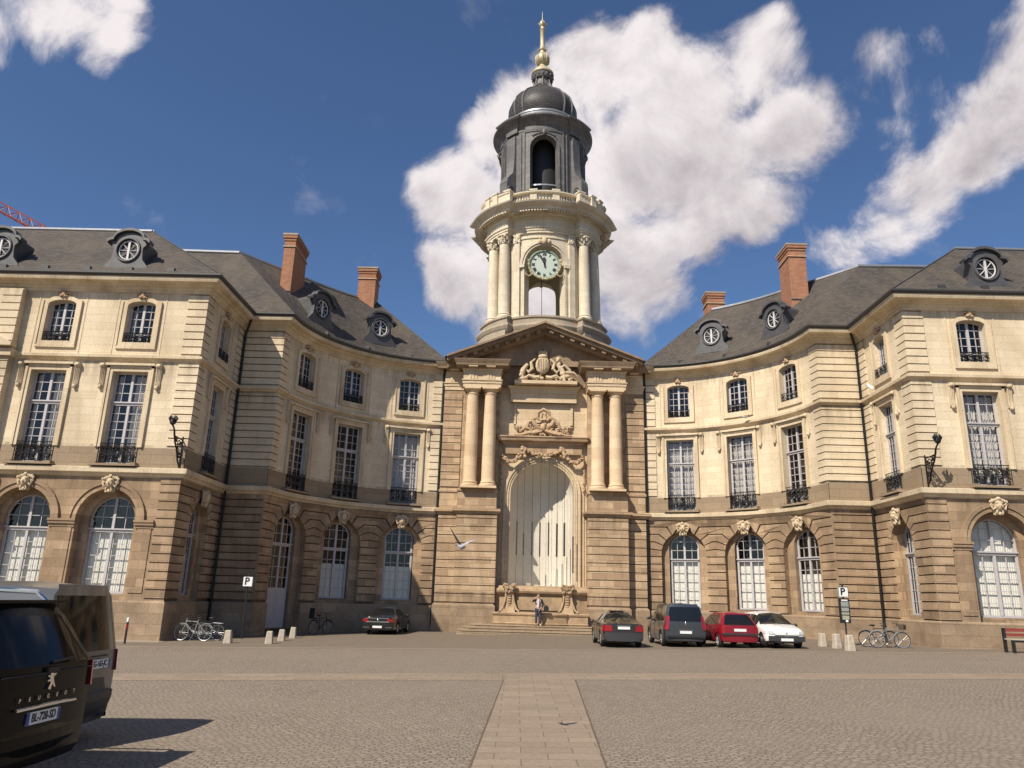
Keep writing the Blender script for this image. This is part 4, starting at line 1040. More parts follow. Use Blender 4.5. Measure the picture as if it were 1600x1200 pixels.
    # lantern cornice & dome
    lp=ressaut(3.10,3.24,a=36,b=54)
    c=MB(); c.sweep(lp,[(0,33.6),(.05,33.64),(.07,33.95),(.2,34.1),(.32,34.25),(.52,34.42),(.60,34.52),(.60,34.62),(.40,34.78),(.1,34.98),(-.25,35.2)],closed=True); B(c,'lantern_cornice',M['lead'],sh=True)
    c=MB(); c.lathe([(2.9,35.0),(2.92,35.25),(2.7,35.35),(2.62,35.55),(2.68,35.6),(2.66,35.72),(2.45,35.78)],(0,49.5,0),48); B(c,'dome_ring',M['zinc'],sh=True)
    dp=[(2.35,35.7),(2.50,36.0),(2.60,36.5),(2.58,37.0),(2.38,37.55),(2.0,38.05),(1.55,38.45),(1.15,38.75),(.85,39.05),(.70,39.35)]
    c=MB(); c.lathe(dp,(0,49.5,0),48); dome=B(c,'dome',M['scales'],sh=True)
    c=MB()
    for k in range(4):
        for da in (-9,9):
            A=R(45+90*k+da); c.tube([((r+.03)*sin(A),49.5-(r+.03)*cos(A),z) for r,z in dp],.07,6)
    B(c,'dome_rib',M['lead'],sh=True)
    c=MB(); c.lathe([(.72,39.25),(.62,39.6),(.6,39.95),(.72,40.0)],(0,49.5,0),24)
    for k in range(8): A=2*PI*k/8; c.tube([(.95*sin(A),49.5-.95*cos(A),38.95),(.72*sin(A),49.5-.72*cos(A),39.5),(.66*sin(A),49.5-.66*cos(A),40.0)],.05,5)
    c.lathe([(.72,39.95),(.8,40.05),(.8,40.3),(.86,40.4)],(0,49.5,0),24)
    for k in range(16): A=2*PI*k/16; c.ball((.82*sin(A),49.5-.82*cos(A),40.2),(.07,.07,.13),6,4)
    B(c,'finial_base',M['lead'],sh=True)
    c=MB(); c.lathe([(.8,40.4),(.88,40.5),(.86,40.62),(.7,40.85),(.45,41.1),(.28,41.3),(.24,41.45),(.3,41.5),(.48,41.65),(.55,41.95),(.5,42.2),(.33,42.42),(.24,42.5),(.22,42.7),(.3,42.78),(.22,42.9),(.19,43.3),(.17,44.6),(.24,44.7),(.16,44.8),(.14,45.0),(.25,45.12),(.27,45.3),(.18,45.5),(.06,45.6),(.03,45.9),(.02,46.45),(.001,46.5)],(0,49.5,0),20)
    for k in range(4): A=PI/2*k; c.tube([(0,49.5,45.25),(.38*sin(A),49.5-.38*cos(A),45.3)],.04,5); c.tube([(0,49.5,42.8),(.38*sin(A),49.5-.38*cos(A),42.9)],.035,5)
    for k in range(10): A=2*PI*k/10; c.tube([((r+.01)*sin(A),49.5-(r+.01)*cos(A),z) for r,z in ((.3,41.5),(.49,41.65),(.56,41.95),(.5,42.2),(.3,42.45))],.03,4)
    B(c,'spire',M['gold'],sh=True)
    # rod seen through the arches
    c=MB(); c.tube([(0,52.0,19.2),(0,52.0,24.9)],.02,4); c.ball((0,52,20.9),.06,6,4); B(c,'lightning_rod',M['iron'],sh=True)
    # ---------- clock
    cz=23.17; cy=46.25
    k=MB(); k.lathe([(1.16,.12),(1.16,-.04),(1.10,-.10),(1.03,-.10),(1.0,-.02)],(0,cy,cz),40,ax='y'); 
    ck=B(k,'clock',M['verdigris'],sh=True)
    k=MB(); k.lathe([(1.0,-.02),(.01,-.03)],(0,cy,cz),40,ax='y'); k.sm=[False]*len(k.sm)
    B(k,'clock_dial',M['dial'],ck,sh=True)
    k=MB()
    for i,t_ in enumerate(['XII','I','II','III','IIII','V','VI','VII','VIII','IX','X','XI']):
        vs,fs=text_mb(t_,.29,.006,.010); A=2*PI*i/12
        P=[]
        for x,y,z in vs:
            x*=.8; yy=y+.79; P.append((x*cos(A)+yy*sin(A),cy-.05-z,cz-x*sin(A)+yy*cos(A)))
        k.add(P,fs)
    for i in range(60):
        A=2*PI*i/60; k.box(0,0,0,0,0,0) if False else None
        P=[(.945*sin(A)+a*cos(A)+b*sin(A),cy-.045,cz+.945*cos(A)-a*sin(A)+b*cos(A)) for a,b in ((-.008,-.02),(.008,-.02),(.008,.02),(-.008,.02))]; k.poly(P)
    B(k,'clock_numerals',M['black'],ck,sh=True)
    for A,Ln,wd in ((R(-24),.86,.05),(R(-2),.58,.075)):
        k=MB(); P=[]
        for yy in (cy-.10,cy-.075):
            for a,b in ((-wd*.5,-.22),(wd*.5,-.22),(wd,Ln*.6),(wd*1.6,Ln*.75),(0,Ln),(-wd*1.6,Ln*.75),(-wd,Ln*.6)): P.append((a*cos(A)+b*sin(A),yy,cz-a*sin(A)+b*cos(A)))
        k.add(P,[tuple(range(7)),tuple(range(13,6,-1))]+[(i,(i+1)%7+0,(i+1)%7+7,i+7)[::-1] for i in range(7)]); B(k,'clock_hand',M['black'],ck,sh=True)
    k=MB()
    for i in range(70):
        A=R(75+210*i/69); k.ball((1.14*sin(A)+rnd(-.03,.03),cy-.1+rnd(-.04,.04),cz+1.14*cos(A)+rnd(-.03,.03)),rnd(.05,.10),6,5,jit=.15)
    for s in (-1,1): k.tube([(s*.85,cy-.1,cz-.75),(s*1.1,cy-.12,cz-.95),(s*1.35,cy-.1,cz-.78),(s*1.3,cy-.1,cz-.6)],[.08,.06,.05,.02],5)
    B(k,'clock_garland',M['gold'],ck,sh=True)
    for o_ in [ck]+list(ck.children):
        for v_ in o_.data.vertices:
            sx_=.05-(cz-20)*.0165; v_.co.x=sx_+(v_.co.x-sx_)*.93; v_.co.z=cz+(v_.co.z-cz)*.93
    # ---------- carved groups
    def blob(items,name,mat):
        m_=MB()
        for it in items:
            if it[0]=='b': m_.ball(Tp(it[1],it[3],it[2]),it[4],10,7,jit=it[5] if len(it)>5 else 0)
            else: m_.tube([Tp(u,n_,z) for u,n_,z in it[1]],it[2],7)
        return B(m_,name,mat)
    it=[]
    # coat of arms in the pediment: shield with crown, two lions, scrolls, cannon and drums
    it+=[('b',-.1,15.2,.72,(.43,.18,.55)),('b',-.1,15.75,.72,(.3,.16,.15))]
    for k in range(5): it.append(('b',-.32+.11*k,15.98+.05*(k%2),.72,(.06,.06,.13)))
    for k in range(-3,4): it.append(('t',[(-.1+.1*k,.9-.02*abs(k),14.85+.05*abs(k)),(-.1+.105*k,.92,15.25),(-.1+.09*k,.88,15.6)],.022))
    for s in (-1,1):
        it.append(('t',[(s*.45-.1,.7,15.6),(s*.7-.1,.72,15.35),(s*.62-.1,.75,14.95),(s*.85-.1,.75,14.75),(s*1.0-.1,.7,14.95)],[.06,.09,.12,.09,.05]))
        it.append(('t',[(s*.2-.1,.75,14.45),(s*.5-.1,.78,14.4),(s*.8-.1,.75,14.55),(s*1.1-.1,.72,14.35)],[.12,.13,.1,.06]))
        it.append(('t',[(s*.9-.1,.7,15.25),(s*1.15-.1,.75,14.9),(s*1.25-.1,.75,14.5),(s*1.05-.1,.8,14.3)],[.1,.16,.15,.08]))
    it+=[('b',-1.3,14.75,.75,(.17,.17,.22),.1),('b',-1.4,14.55,.8,(.1,.12,.12)),('b',-1.25,14.35,.75,(.22,.15,.12))]
    it+=[('b',.82,15.55,.75,(.14,.15,.18),.12),('b',.88,15.3,.7,(.12,.14,.3)),('t',[(.9,.7,15.0),(1.2,.75,15.2),(1.5,.72,14.95),(1.62,.7,14.7)],[.1,.1,.09,.05])]
    it+=[('b',1.12,14.7,.75,(.2,.17,.2)),('b',1.3,14.5,.75,(.3,.17,.14)),('t',[(1.3,.75,14.75),(1.75,.7,14.75),(2.0,.65,14.55)],[.14,.11,.06]),('t',[(1.15,.8,14.6),(1.2,.9,14.15)],[.1,.08])]
    for _ in range(26): it.append(('b',rnd(-1.4,1.7),rnd(14.2,14.5),rnd(.6,.8),(rnd(.06,.14),.1,rnd(.05,.12)),.1))
    blob(it,'coat_of_arms',M['statue'])
    l=MB(); l.wbox(Tp,-1.75,1.95,.25,.95,14.0,14.2); B(l,'carving_ledge',M['blockpale'])
    it=[]
    # military trophy over the shelf
    for s in (-1,1):
        it.append(('t',[(s*.1,.45,11.3),(s*.5,.5,11.6),(s*.62,.5,11.9),(s*.4,.5,12.05),(s*.2,.5,11.85)],[.1,.15,.14,.11,.06]))
        it.append(('t',[(s*.25,.5,11.2),(s*.8,.55,11.1),(s*1.3,.5,10.98),(s*1.7,.45,11.0)],[.14,.13,.09,.04]))
        it.append(('t',[(s*.5,.5,11.9),(s*.85,.52,11.75),(s*.95,.5,11.4),(s*.7,.5,11.3)],[.06,.1,.12,.07]))
        for k in range(14): it.append(('b',s*(1.0+rnd(-.15,.5)),11.12+rnd(0,.32),.4,(rnd(.05,.11),.1,rnd(.04,.1)),.12))
    it.append(('t',[(-.3,.4,12.0),(-.3,.5,12.35),(.0,.55,12.52),(.35,.5,12.35),(.35,.45,12.0)],[.07,.11,.12,.11,.06]))
    it.append(('t',[(-.12,.45,12.0),(-.05,.5,12.28),(.12,.5,12.28),(.2,.45,12.0)],[.06,.08,.08,.05]))
    it.append(('b',0,11.45,.5,(.2,.2,.25),.08)); it.append(('b',.32,11.5,.5,(.14,.15,.2),.1)); it.append(('t',[(.1,.55,11.25),(.6,.65,11.05),(1.0,.6,11.0)],[.09,.11,.1])); it.append(('t',[(-.1,.55,11.2),(-.5,.6,11.1),(-1.0,.55,11.0)],[.08,.09,.05]))
    for _ in range(40): it.append(('b',rnd(-.9,.9),rnd(10.98,11.7),rnd(.35,.55),(rnd(.05,.12),.1,rnd(.05,.12)),.12))
    blob(it,'carved_trophy',M['statuebrown'])
    g=MB()
    def fest(u0,z0,u1,z1,sag,n=26,r=.09):
        for i in range(n):
            f=i/(n-1); u=u0+(u1-u0)*f; z=z0+(z1-z0)*f-sag*4*f*(1-f)
            for _ in range(3): g.ball(Tp(u+rnd(-.06,.06),.38+rnd(-.05,.08),z+rnd(-.08,.08)),rnd(.05,r),6,4,jit=.1)
    fest(-1.15,10.2,1.15,10.2,.38); fest(-2.35,9.75,-1.15,10.1,.5); fest(1.15,10.1,2.35,9.75,.5)
    for s in (-1,1):
        for z in [9.7+.06*i for i in range(10)]: g.ball(Tp(s*(1.15+rnd(-.12,.12)),.42,z),rnd(.07,.12),6,4,jit=.1)
        for i in range(20): g.ball(Tp(s*(2.42+rnd(-.06,.06)),.12,9.7-.1*i),rnd(.04,.07),6,4,jit=.1)
    B(g,'garland',M['statuebrown'])
    for cx,cz_ in ((.12,9.58),(.85,9.1),(1.55,9.75),(2.47,10.2)): pass
    return root
for _s in (-1,1): build_wing(_s)
build_tower()
# ------------------------------------------------------------------ ground
def gz(x): return .018*max(-32,min(32,x))
def gsheet(name,poly,mat,dz,th=0):
    # strips in x so the sheet follows the sloping square
    mb=MB(); bm=None
    mb.add([(x,y,gz(x)+dz) for x,y in poly],[tuple(range(len(poly)))])
    return struct(mb.build(name,mat))
mb=MB(); xs=[-900,-200,-32,-16,0,16,32,200,900]
for a,b in zip(xs,xs[1:]): mb.add([(a,-300,gz(a)),(b,-300,gz(b)),(b,1500,gz(b)),(a,1500,gz(a))],[(0,1,2,3)])
struct(mb.build('ground',M['setts']))
def yk(x): return 28.45+.025*x
def ys(x): return 18.2+.103*x
gsheet('parking_pavement',[(-30,yk(-30)+.3),(30,yk(30)+.3),(30,46),(-30,46)],M['settsdark'],.004)
def band(name,f,x0,x1,w,mat,dz):
    mb=MB(); n=24
    for i in range(n):
        a=x0+(x1-x0)*i/n;b=x0+(x1-x0)*(i+1)/n
        mb.add([(a,f(a),gz(a)+dz),(b,f(b),gz(b)+dz),(b,f(b)+w,gz(b)+dz),(a,f(a)+w,gz(a)+dz)],[(0,1,2,3)],[(a,0),(b,0),(b,w),(a,w)])
    return struct(mb.build(name,mat))
band('kerb_line',yk,-30,30,.3,M['kerb'],.008)
band('slab_strip',ys,-30,-1.62,1.55,M['slabs'],.004); band('slab_strip',ys,.02,30,1.55,M['slabs'],.004)
gsheet('central_path',[(-1.92,3),(-.56,3),(.02,18.2),(.05,19.77),(-1.62,19.6),(-1.58,18.0)],M['slabs'],.006)
for nm,X0,X1 in (('path_joint',(-1.93,3),(-1.58,18.05)),('path_joint',(-.55,3),(.03,18.2))):
    mb=MB(); P=[]; 
    for i in range(21):
        f=i/20; x=X0[0]+(X1[0]-X0[0])*f; y=X0[1]+(X1[1]-X0[1])*f; w=.008+rnd(0,.008); P+=[(x-w,y,gz(x)+.010),(x+w,y,gz(x)+.010)]
    mb.add(P,[(2*i,2*i+1,2*i+3,2*i+2) for i in range(20)]); struct(mb.build(nm,M['joint']))
# foundation kerb under the left pavilion
mb=MB(); mb.box(-24,-15.2,30.9,31.6,gz(-20)-.3,gz(-16)+.03); struct(mb.build('pavement',M['kerb']))
# ------------------------------------------------------------------ steps and fountain
st=thing('stone_steps','low grey stone steps leading up to the niche fountain under the clock tower','steps',(0,41,0))
for k in range(3):
    mb=MB(); xe=4.35-.30*k; y0=40.1+.42*k
    P=[(-xe,43.3),(-xe,y0+.25),(-xe+.3,y0),(xe-.3,y0),(xe,y0+.25),(xe,43.3)]
    z1=.13*(k+1); z0=z1-.13 if k else -.25
    mb.sweep(P,[(0,z0),(0,z1-.03),(.03,z1-.02),(.03,z1),(-.05,z1+.001)]); mb.add([(x,y,z1) for x,y in P],[tuple(range(len(P)-1,-1,-1))])
    mb.v=[(x,y-41,z) for x,y,z in mb.v]; mb.build('step',M['steps'],st)
fo=thing('wall_fountain','brown stone fountain with scroll consoles and curved basin inside the tower niche','fountain',(0,42.6,0))
offF=(0,42.6,0)
mb=MB(); zf=.39
pf=[(-2.55,43.9),(-2.55,43.25),(-1.95,43.1),(1.95,43.1),(2.55,43.25),(2.55,43.9)]
mb.sweep(pf,[(.0,zf),(.0,1.9),(.04,1.95),(.10,2.0),(.22,2.05),(.26,2.15),(.22,2.26),(.10,2.33),(.06,2.42),(-.5,2.45)])
for x0,x1 in ((-1.35,1.15),): mb.box(x0,x1,43.04,43.1,1.15,1.85)
mb.build('fountain_back',M['fountain'],fo,off=offF)
mb=MB(); P=[(-2.58,42.9)]+[(-2.58+5.1*i/24,42.75-.62*sin(PI*i/24)**.6) for i in range(25)]+[(2.52,42.9)]
P=[(-2.58,43.2),(-2.58,42.5),(-1.35,42.45)]+[(-1.25+2.6*i/16,42.35-.35*sin(PI*i/16)) for i in range(17)]+[(1.45,42.45),(2.52,42.5),(2.52,43.2)]
mb.sweep(P,[(.0,zf),(.04,zf+.08),(.0,zf+.12),(.0,.86),(.05,.90),(.07,.98),(.02,1.03),(-.18,1.04),(-.20,.8)])
mb.build('fountain_basin',M['fountain'],fo,off=offF)
for s,xc in ((-1,-1.72),(1,1.45)):
    mb=MB(); pr=[(43.15,2.42),(42.78,2.42),(42.7,2.25),(42.78,2.05),(42.85,1.8),(42.85,1.5),(42.7,1.2),(42.45,1.04),(42.4,.98),(43.15,.98)]
    w0,w1=.22,.42; V=[];
    for sg in (-1,1): V+=[(xc+sg*(w0+(w1-w0)*max(0,(1.6-z))*.9),y,z) for y,z in pr]
    L=len(pr); mb.add(V,[tuple(range(L)),tuple(range(2*L-1,L-1,-1))]+[(i,L+i,L+(i+1)%L,(i+1)%L) for i in range(L)])
    for _ in range(26): mb.ball((xc+rnd(-.22,.22),42.74+rnd(-.06,.06),2.28+rnd(-.18,.16)),rnd(.05,.1),6,5,jit=.15)
    for k in range(5): mb.ball((xc,42.82,1.9-.13*k),(.12,.07,.07),6,5)
    for sg in (-1,1):
        mb.tube([(xc+sg*.1,42.75,2.45),(xc+sg*.3,42.7,2.5),(xc+sg*.36,42.72,2.36),(xc+sg*.26,42.74,2.28)],[.07,.07,.06,.04],6)
        mb.tube([(xc+sg*.2,42.85,2.0),(xc+sg*.24,42.8,1.6),(xc+sg*.38,42.6,1.2),(xc+sg*.55,42.42,1.05)],[.04,.05,.06,.05],6)
    mb.build('scroll_console',M['fountain'],fo,off=offF)
mb=MB(); mb.box(-1.72+.9,-1.72+1.15,43.6,43.7,2.46,2.6); mb.build('white_block',M['bollard'],fo,off=offF)
# hanging tubes
tubes=[(-1.41,5.95,4.1,9.0),(-1.02,5.3,4.1,10.2),(-.55,5.95,4.1,9.3),(-.10,5.95,4.05,10.2),(.39,5.95,4.1,9.35),(.86,5.9,4.05,10.2),(1.28,5.95,4.1,9.1),(1.77,5.2,3.2,8.4)]
for i,(x,za,zb,zt) in enumerate(tubes):
    ex=['leftmost','second from left','third from left','fourth from left','fifth from left','third from right','second from right','rightmost'][i]
    t=thing('hanging_tube','thin dark metal tube hung on a cable in the tower niche, '+ex,'hanging tube',(x,43.45,zb),group='tubes hung on cables in the niche')
    m_=MB(); m_.tube([(0,0,0),(0,0,za-zb)],.055 if i in (5,6) else .04,8); m_.build('tube',M['plastic'],t)
    m_=MB(); m_.tube([(0,0,za-zb),(rnd(-.01,.01),0,zt-zb)],.011,4); m_.tube([(0,0,0),(rnd(-.05,.05),0,2.45-zb)],.009,4); m_.build('cable',M['plastic'],t)
# ------------------------------------------------------------------ cars
def lerp(tab,x):
    if x<=tab[0][0]: return tab[0][1]
    for (a,b),(c,d) in zip(tab,tab[1:]):
        if x<=c:
            f=(x-a)/(c-a); f=f*f*(3-2*f)*.5+f*.5; return b+(d-b)*f
    return tab[-1][1]
def car(spec,label,cat,loc,rz,scale=1,group=None,name='parked_car'):
    s=spec; L=s['L'];W=s['W']/2
    root=thing(name,label,cat,loc,rz,group); root.scale=(scale,)*3
    root.rotation_euler=(0,-math.atan(.018)*cos(rz)*1.0,rz)
    xs=[]; x=-L/2
    while x<L/2-1e-6: xs.append(x); x+= .035 if (x<-L/2+.28 or x>L/2-.3) else .065
    xs.append(L/2)
    wr_=s['wheel']; wx=s['axles']; ah=wr_+.055
    taper=s.get('taper',.10)
    def sec(x):
        e=min(x+L/2,L/2-x); tr=s.get('rt',taper) if x<0 else taper; q=max(0,1-e/.42); sh=1-tr*q**2.2
        belt=lerp(s['belt'],x); top=lerp(s['top'],x); top=max(top,belt+.02)
        zb=s['zb']+ s.get('zraise',.06)*max(0,1-e/.5)
        gh=min(1,max(0,(top-belt)/.42)); wr=W*(.93-(.93-s['roofw'])*gh)
        rows=[(0,zb),(.86*W,zb),(.972*W,zb+.07)]
        for t,k in ((.28,1.0),(.52,1.0),(.75,.995)): rows.append((W*k,zb+(belt-zb)*t))
        rows+=[(W*.982,belt-.055),(W*.955,belt),(wr,top-.09*gh-.01),(wr*.86,top-.02*gh-.004),(0,top+.02*gh+.012)]
        out=[]
        for j,(y,z) in enumerate(rows):
            for a in wx:
                dx=abs(x-a)
                if dx<ah and 1<=j<=4:
                    za=wr_+sqrt(ah*ah-dx*dx)
                    z=max(z,min(za,belt-.1)+.004*j)
            y*=sh if j<8 else (1-.6*(1-sh))
            xx=x
            if s.get('rlean') and z>belt: xx+=s['rlean']*((z-belt)/(max(.2,s['H']-belt)))*max(0,1-(x+L/2)/1.0)
            if s.get('rlean') and z<belt: xx+=s.get('rtuck',.04)*((belt-z)/belt)**2*max(0,1-(x+L/2)/.6)
            out.append((xx,y,z))
        return out
    S=[sec(x) for x in xs]; nr=len(S[0])
    body=MB(); gl=MB(); rg=MB(); lo=MB(); wl=[]
    V=[];idx={}
    def vid(mb,p): mb.v.append(p); mb.uv.append((p[0],p[2])); return len(mb.v)-1
    for sgn in (1,-1):
        for key in ('body','glass','low'):
            pass
        maps={}
        def g(mb,i,j):
            k=(id(mb),i,j)
            if k not in maps:
                x,y,z=S[i][j]; maps[k]=vid(mb,(x,y*sgn,z))
            return maps[k]
        for i in range(len(xs)-1):
            xm=(xs[i]+xs[i+1])/2
            for j in range(nr-1):
                mb=body
                hgt=S[i][8][2]-S[i][7][2]; 
                if j==7 and hgt>.16 and any(a<xm<b for a,b in s['sidewin']): mb=gl
                if j in(8,9) and any(a<xm<b for a,b in s['topwin']): mb=rg
                if j<=s.get('cladrow',1): mb=lo
                q=(g(mb,i,j),g(mb,i+1,j),g(mb,i+1,j+1),g(mb,i,j+1))
                if sgn>0: q=q[::-1]
                mb.f.append(q); mb.sm.append(True); mb.mi.append(0)
    # end caps
    fr=[1,.93,.80,.55,0,-.55,-.80,-.93,-1]
    parts={'body':body,'glass':rg,'low':lo}
    extra={}
    def getp(k):
        if k in parts: return parts[k]
        if k not in extra: extra[k]=MB()
        return extra[k]
    for end,ci,dr in (('rear',0,-1),('front',len(xs)-1,1)):
        Sx=S[ci]; fn=s.get(end+'fn',lambda c,r:'body'); maps={}
        bulge=.05
        def h(mb,j,c):
            k=(id(mb),j,c)
            if k not in maps:
                x,y,z=Sx[j]; 
                if j in (0,): y=Sx[1][1]
                if j==nr-1: y=Sx[nr-2][1]
                maps[k]=vid(mb,(x+dr*bulge*(1-abs(fr[c])**2.5),y*fr[c],z))
            return maps[k]
        for j in range(1,nr-1):
            for c in range(len(fr)-1):
                key=fn(min(c,len(fr)-2-c),j); mb=getp(key)
                q=(h(mb,j,c),h(mb,j,c+1),h(mb,j+1,c+1),h(mb,j+1,c))
                if dr>0: q=q[::-1]
                mb.f.append(q if True else q); mb.sm.append(True); mb.mi.append(0)
    def fin(mb,nm,mat,sharp=38,par=None):
        if not mb.f: return None
        return mb.build(nm,mat,par or root,sharp=sharp)
    pm=s['paint']
    fin(body,'body',pm,30); fin(gl,'side_window',s.get('gm',M['carglass']),30)
    fin(rg,'windscreen',s.get('gm',M['carglass']),30); fin(lo,'lower_bumper',s.get('lowmat',M['plastic']),30)
    for k,mb in extra.items():
        if k=='lamp' :
            for sg in (1,-1):
                m2=MB(); m2.v=mb.v;m2.uv=mb.uv; m2.f=[f for f in mb.f if sum(mb.v[q][1] for q in f)*sg>0]; m2.sm=[True]*len(m2.f); m2.mi=[0]*len(m2.f)
                fin(m2,'tail_lamp',M['lampred'])
        else: fin(mb,k,{'bumper':s.get('bumpmat',M['plastic'])}.get(k,M['plastic']))
    # wrap-round tail lamps on the body side, headlamps
    for sg in (-1,1):
        for (x0,x1,z0,z1,nm,mat) in s.get('lamps',[]):
            m2=MB(); n=6; P=[]
            for i in range(n+1):
                x=x0+(x1-x0)*i/n; A=sec(x)
                for z in (z0,(z0+z1)/2,z1):
                    yy=0
                    for (xa,ya,za),(xb,yb,zb_) in zip(A[2:9],A[3:9]):
                        if za<=z<=zb_: yy=ya+(yb-ya)*(z-za)/max(1e-6,zb_-za); break
                    else: yy=A[7][1]
                    P.append((x,sg*(yy+.012),z))
            F=[(3*i+k,3*i+3+k,3*i+4+k,3*i+1+k) for i in range(n) for k in range(2)]
            if sg>0: F=[f[::-1] for f in F]
            m2.add(P,F,smooth=True)
            # end face wrap
            xe=P[0][0] if abs(P[0][0])>abs(P[-3][0]) else P[-3][0]; e=P[0:3] if xe==P[0][0] else P[-3:]
            dx=-.03 if xe<0 else .03; wdt=s.get('lampw',.24)
            ss=-1 if xe<0 else 1; xo=ss*(L/2+.016); xi=ss*(L/2+s.get('lampo',.062)); l0=l1=0
            if s.get('rlean') and xe<0:
                bz=lerp(s['belt'],-L/2); l0=s['rlean']*max(0,z0-bz)/max(.2,s['H']-bz); l1=s['rlean']*max(0,z1-bz)/max(.2,s['H']-bz)
            q=[(xo+l0,e[0][1],z0),(xi+l0,sg*(abs(e[0][1])-wdt),z0),(xi+l1,sg*(abs(e[2][1])-wdt*.8),z1),(xo+l1,e[2][1],z1)]
            q2=[(a-ss*.09,b,c) for a,b,c in q]
            m2.add(q+q2,[(0,1,2,3),(3,2,1,0)] + [(i,(i+1)%4,4+(i+1)%4,4+i) for i in range(4)])
            m2.build(nm,mat,root,sharp=30)
    # wheels
    for a in wx:
        for sg in (-1,1):
            m2=MB(); y0=sg*(W-.20); y1=sg*(W-.015)
            if sg<0: y0,y1=y1,y0
            r=wr_; m2.lathe([(r*.62,0),(r*.93,0),(r,.03),(r,abs(y1-y0)-.03),(r*.93,abs(y1-y0)),(r*.62,abs(y1-y0))],(a,y0,r),26,ax='y')
            to=m2.build('wheel',M['rubber'],root)
            m2=MB(); yo=sg*(W-.03); m2.lathe([(r*.64,0),(r*.60,-sg*.03),(r*.1,-sg*.015),(.001,-sg*.01)],(a,yo,r),20,ax='y')
            for k in range(s.get('spokes',7)):
                t=2*PI*k/s.get('spokes',7); m2.tube([(a+.05*cos(t),yo+sg*.002,r+.05*sin(t)),(a+r*.58*cos(t),yo-sg*.004,r+r*.58*sin(t))],.022,4)
            m2.build('rim',M['alloy'],to)
    m2=MB(); m2.box(-L/2+.2,L/2-.2,-W*.80,W*.80,s['zb']+.04,s['zb']+.40); m2.build('underbody',M['black'],root)
    # number plate
    for (px_,pz,txt,py) in s.get('plates',[]):
        d=-1 if px_<0 else 1
        m2=MB(); m2.box(px_-.012,px_+.012,py-.255,py+.255,pz-.055,pz+.055); po=m2.build('number_plate',M['plate'],root)
        if txt:
            vs,fs=text_mb(txt,.098,.002,.002); m2=MB(); m2.add([(px_+d*.0135+d*z,py+(x*.86 if d>0 else -x*.86),pz+y*1.05) for x,y,z in vs],fs); m2.build('plate_lettering',M['black'],po)
            for sg in (-1,1):
                m2=MB(); m2.box(px_-.0135,px_+.0135,py+sg*.235-.02,py+sg*.235+.02,pz-.054,pz+.054); m2.build('blue_band',M['plateblue'],po)
    # mirrors
    if 'mirror' in s:
        mx_,mz=s['mirror']
        for sg in (-1,1):
            m2=MB(); m2.ball((mx_,sg*(W+.10),mz),(.07,.10,.075),10,7); m2.tube([(mx_,sg*(W-.06),mz-.05),(mx_,sg*(W+.06),mz-.03)],.025,5); m2.build('door_mirror',s.get('mirmat',pm),root)
    # door gaps and handles
    m2=MB()
    for gx in s.get('gaps',[]):
        for sg in (-1,1):
            A=sec(gx); P=[(x,sg*(y+.003),z) for x,y,z in A[2:9]]; 
            for p,q in zip(P,P[1:]): m2.tube([p,q],.006,4,cap=False)
    for hx in s.get('handles',[]):
        for sg in (-1,1):
            A=sec(hx); m2.ball((hx,sg*(A[6][1]+.012),A[6][2]-.06),(.09,.02,.014),8,5)
    if m2.f: m2.build('door_trim',M['black'],root)
    return root,sec
hatch_rear=lambda c,r:'lamp' if (c==0 and r in(4,5,6)) else ('glass' if (r in (7,8) and 1<=c) else ('bumper' if r<=2 else 'body'))
van_rear=lambda c,r:'glass' if (r==7 and c>=1) else ('bumper' if r<=2 else 'body')
sed_rear=lambda c,r:'bumper' if r<=3 else 'body'
front_fn=lambda c,r:'bumper' if r<=3 else 'body'
P_dark=simple('dark brown car paint',(.007,.006,.005),.16,0,spec=.14); P_dark2=paint('black blue paint',(.012,.013,.016),.3,.2); P_grey=paint('dark grey metallic paint',(.035,.034,.034),.4,.28)
P_berl=paint('blue grey metallic paint',(.060,.070,.082),.5,.35); P_red=paint('cherry red paint',(.26,.008,.025),.2,.25); P_white=paint('white paint',(.78,.77,.73),0,.3); P_silver=simple('silver grey paint',(.13,.13,.13),.30,.4,coat=.3)
# --- sedans
sedan=dict(L=4.6,W=1.76,H=1.43,zb=.20,wheel=.315,axles=(-1.30,1.42),roofw=.66,
  belt=[(-2.3,.93),(-1.6,.97),(0,.95),(1.2,.92),(2.3,.70)],top=[(-2.3,.96),(-1.75,1.01),(-1.35,1.12),(-.75,1.38),(-.2,1.43),(.35,1.41),(1.15,.99),(2.0,.86),(2.3,.72)],
  sidewin=[(-1.15,-.22),(-.14,.80)],topwin=[(-1.66,-.78),(.42,1.12)],rearfn=sed_rear,frontfn=front_fn,lamps=[(-2.27,-1.95,.66,.90,'tail_lamp',M['lampred']),(1.95,2.24,.60,.72,'headlamp',M['lampwhite'])],
  mirror=(.62,.98),gaps=[-1.0,-.18,.88],handles=[-.75,.15],lampw=.34)
def y_(v): return v
s1=dict(sedan,paint=P_grey,plates=[(-2.37,.80,None,0)],spokes=5)
c1,_=car(s1,'dark grey saloon with a roof box rail, parked beside the fountain steps','car',(2.72,32.2,gz(2.72)),R(91),.9,'cars parked in front of the town hall')
m2=MB()
for y in (-.45,-.38,.38,.45): m2.lathe([(.03,0),(.03,.12)],(-2.42,y,.27),8,ax='x')
m2.build('exhaust_pipe',M['chrome'],c1)
m2=MB(); m2.box(-2.37,-2.33,-.30,.30,.885,.90); m2.build('boot_trim',M['chrome'],c1)
m2=MB(); m2.box(-.5,.0,-.32,.32,1.44,1.475); m2.build('roof_hatch',M['black'],c1)
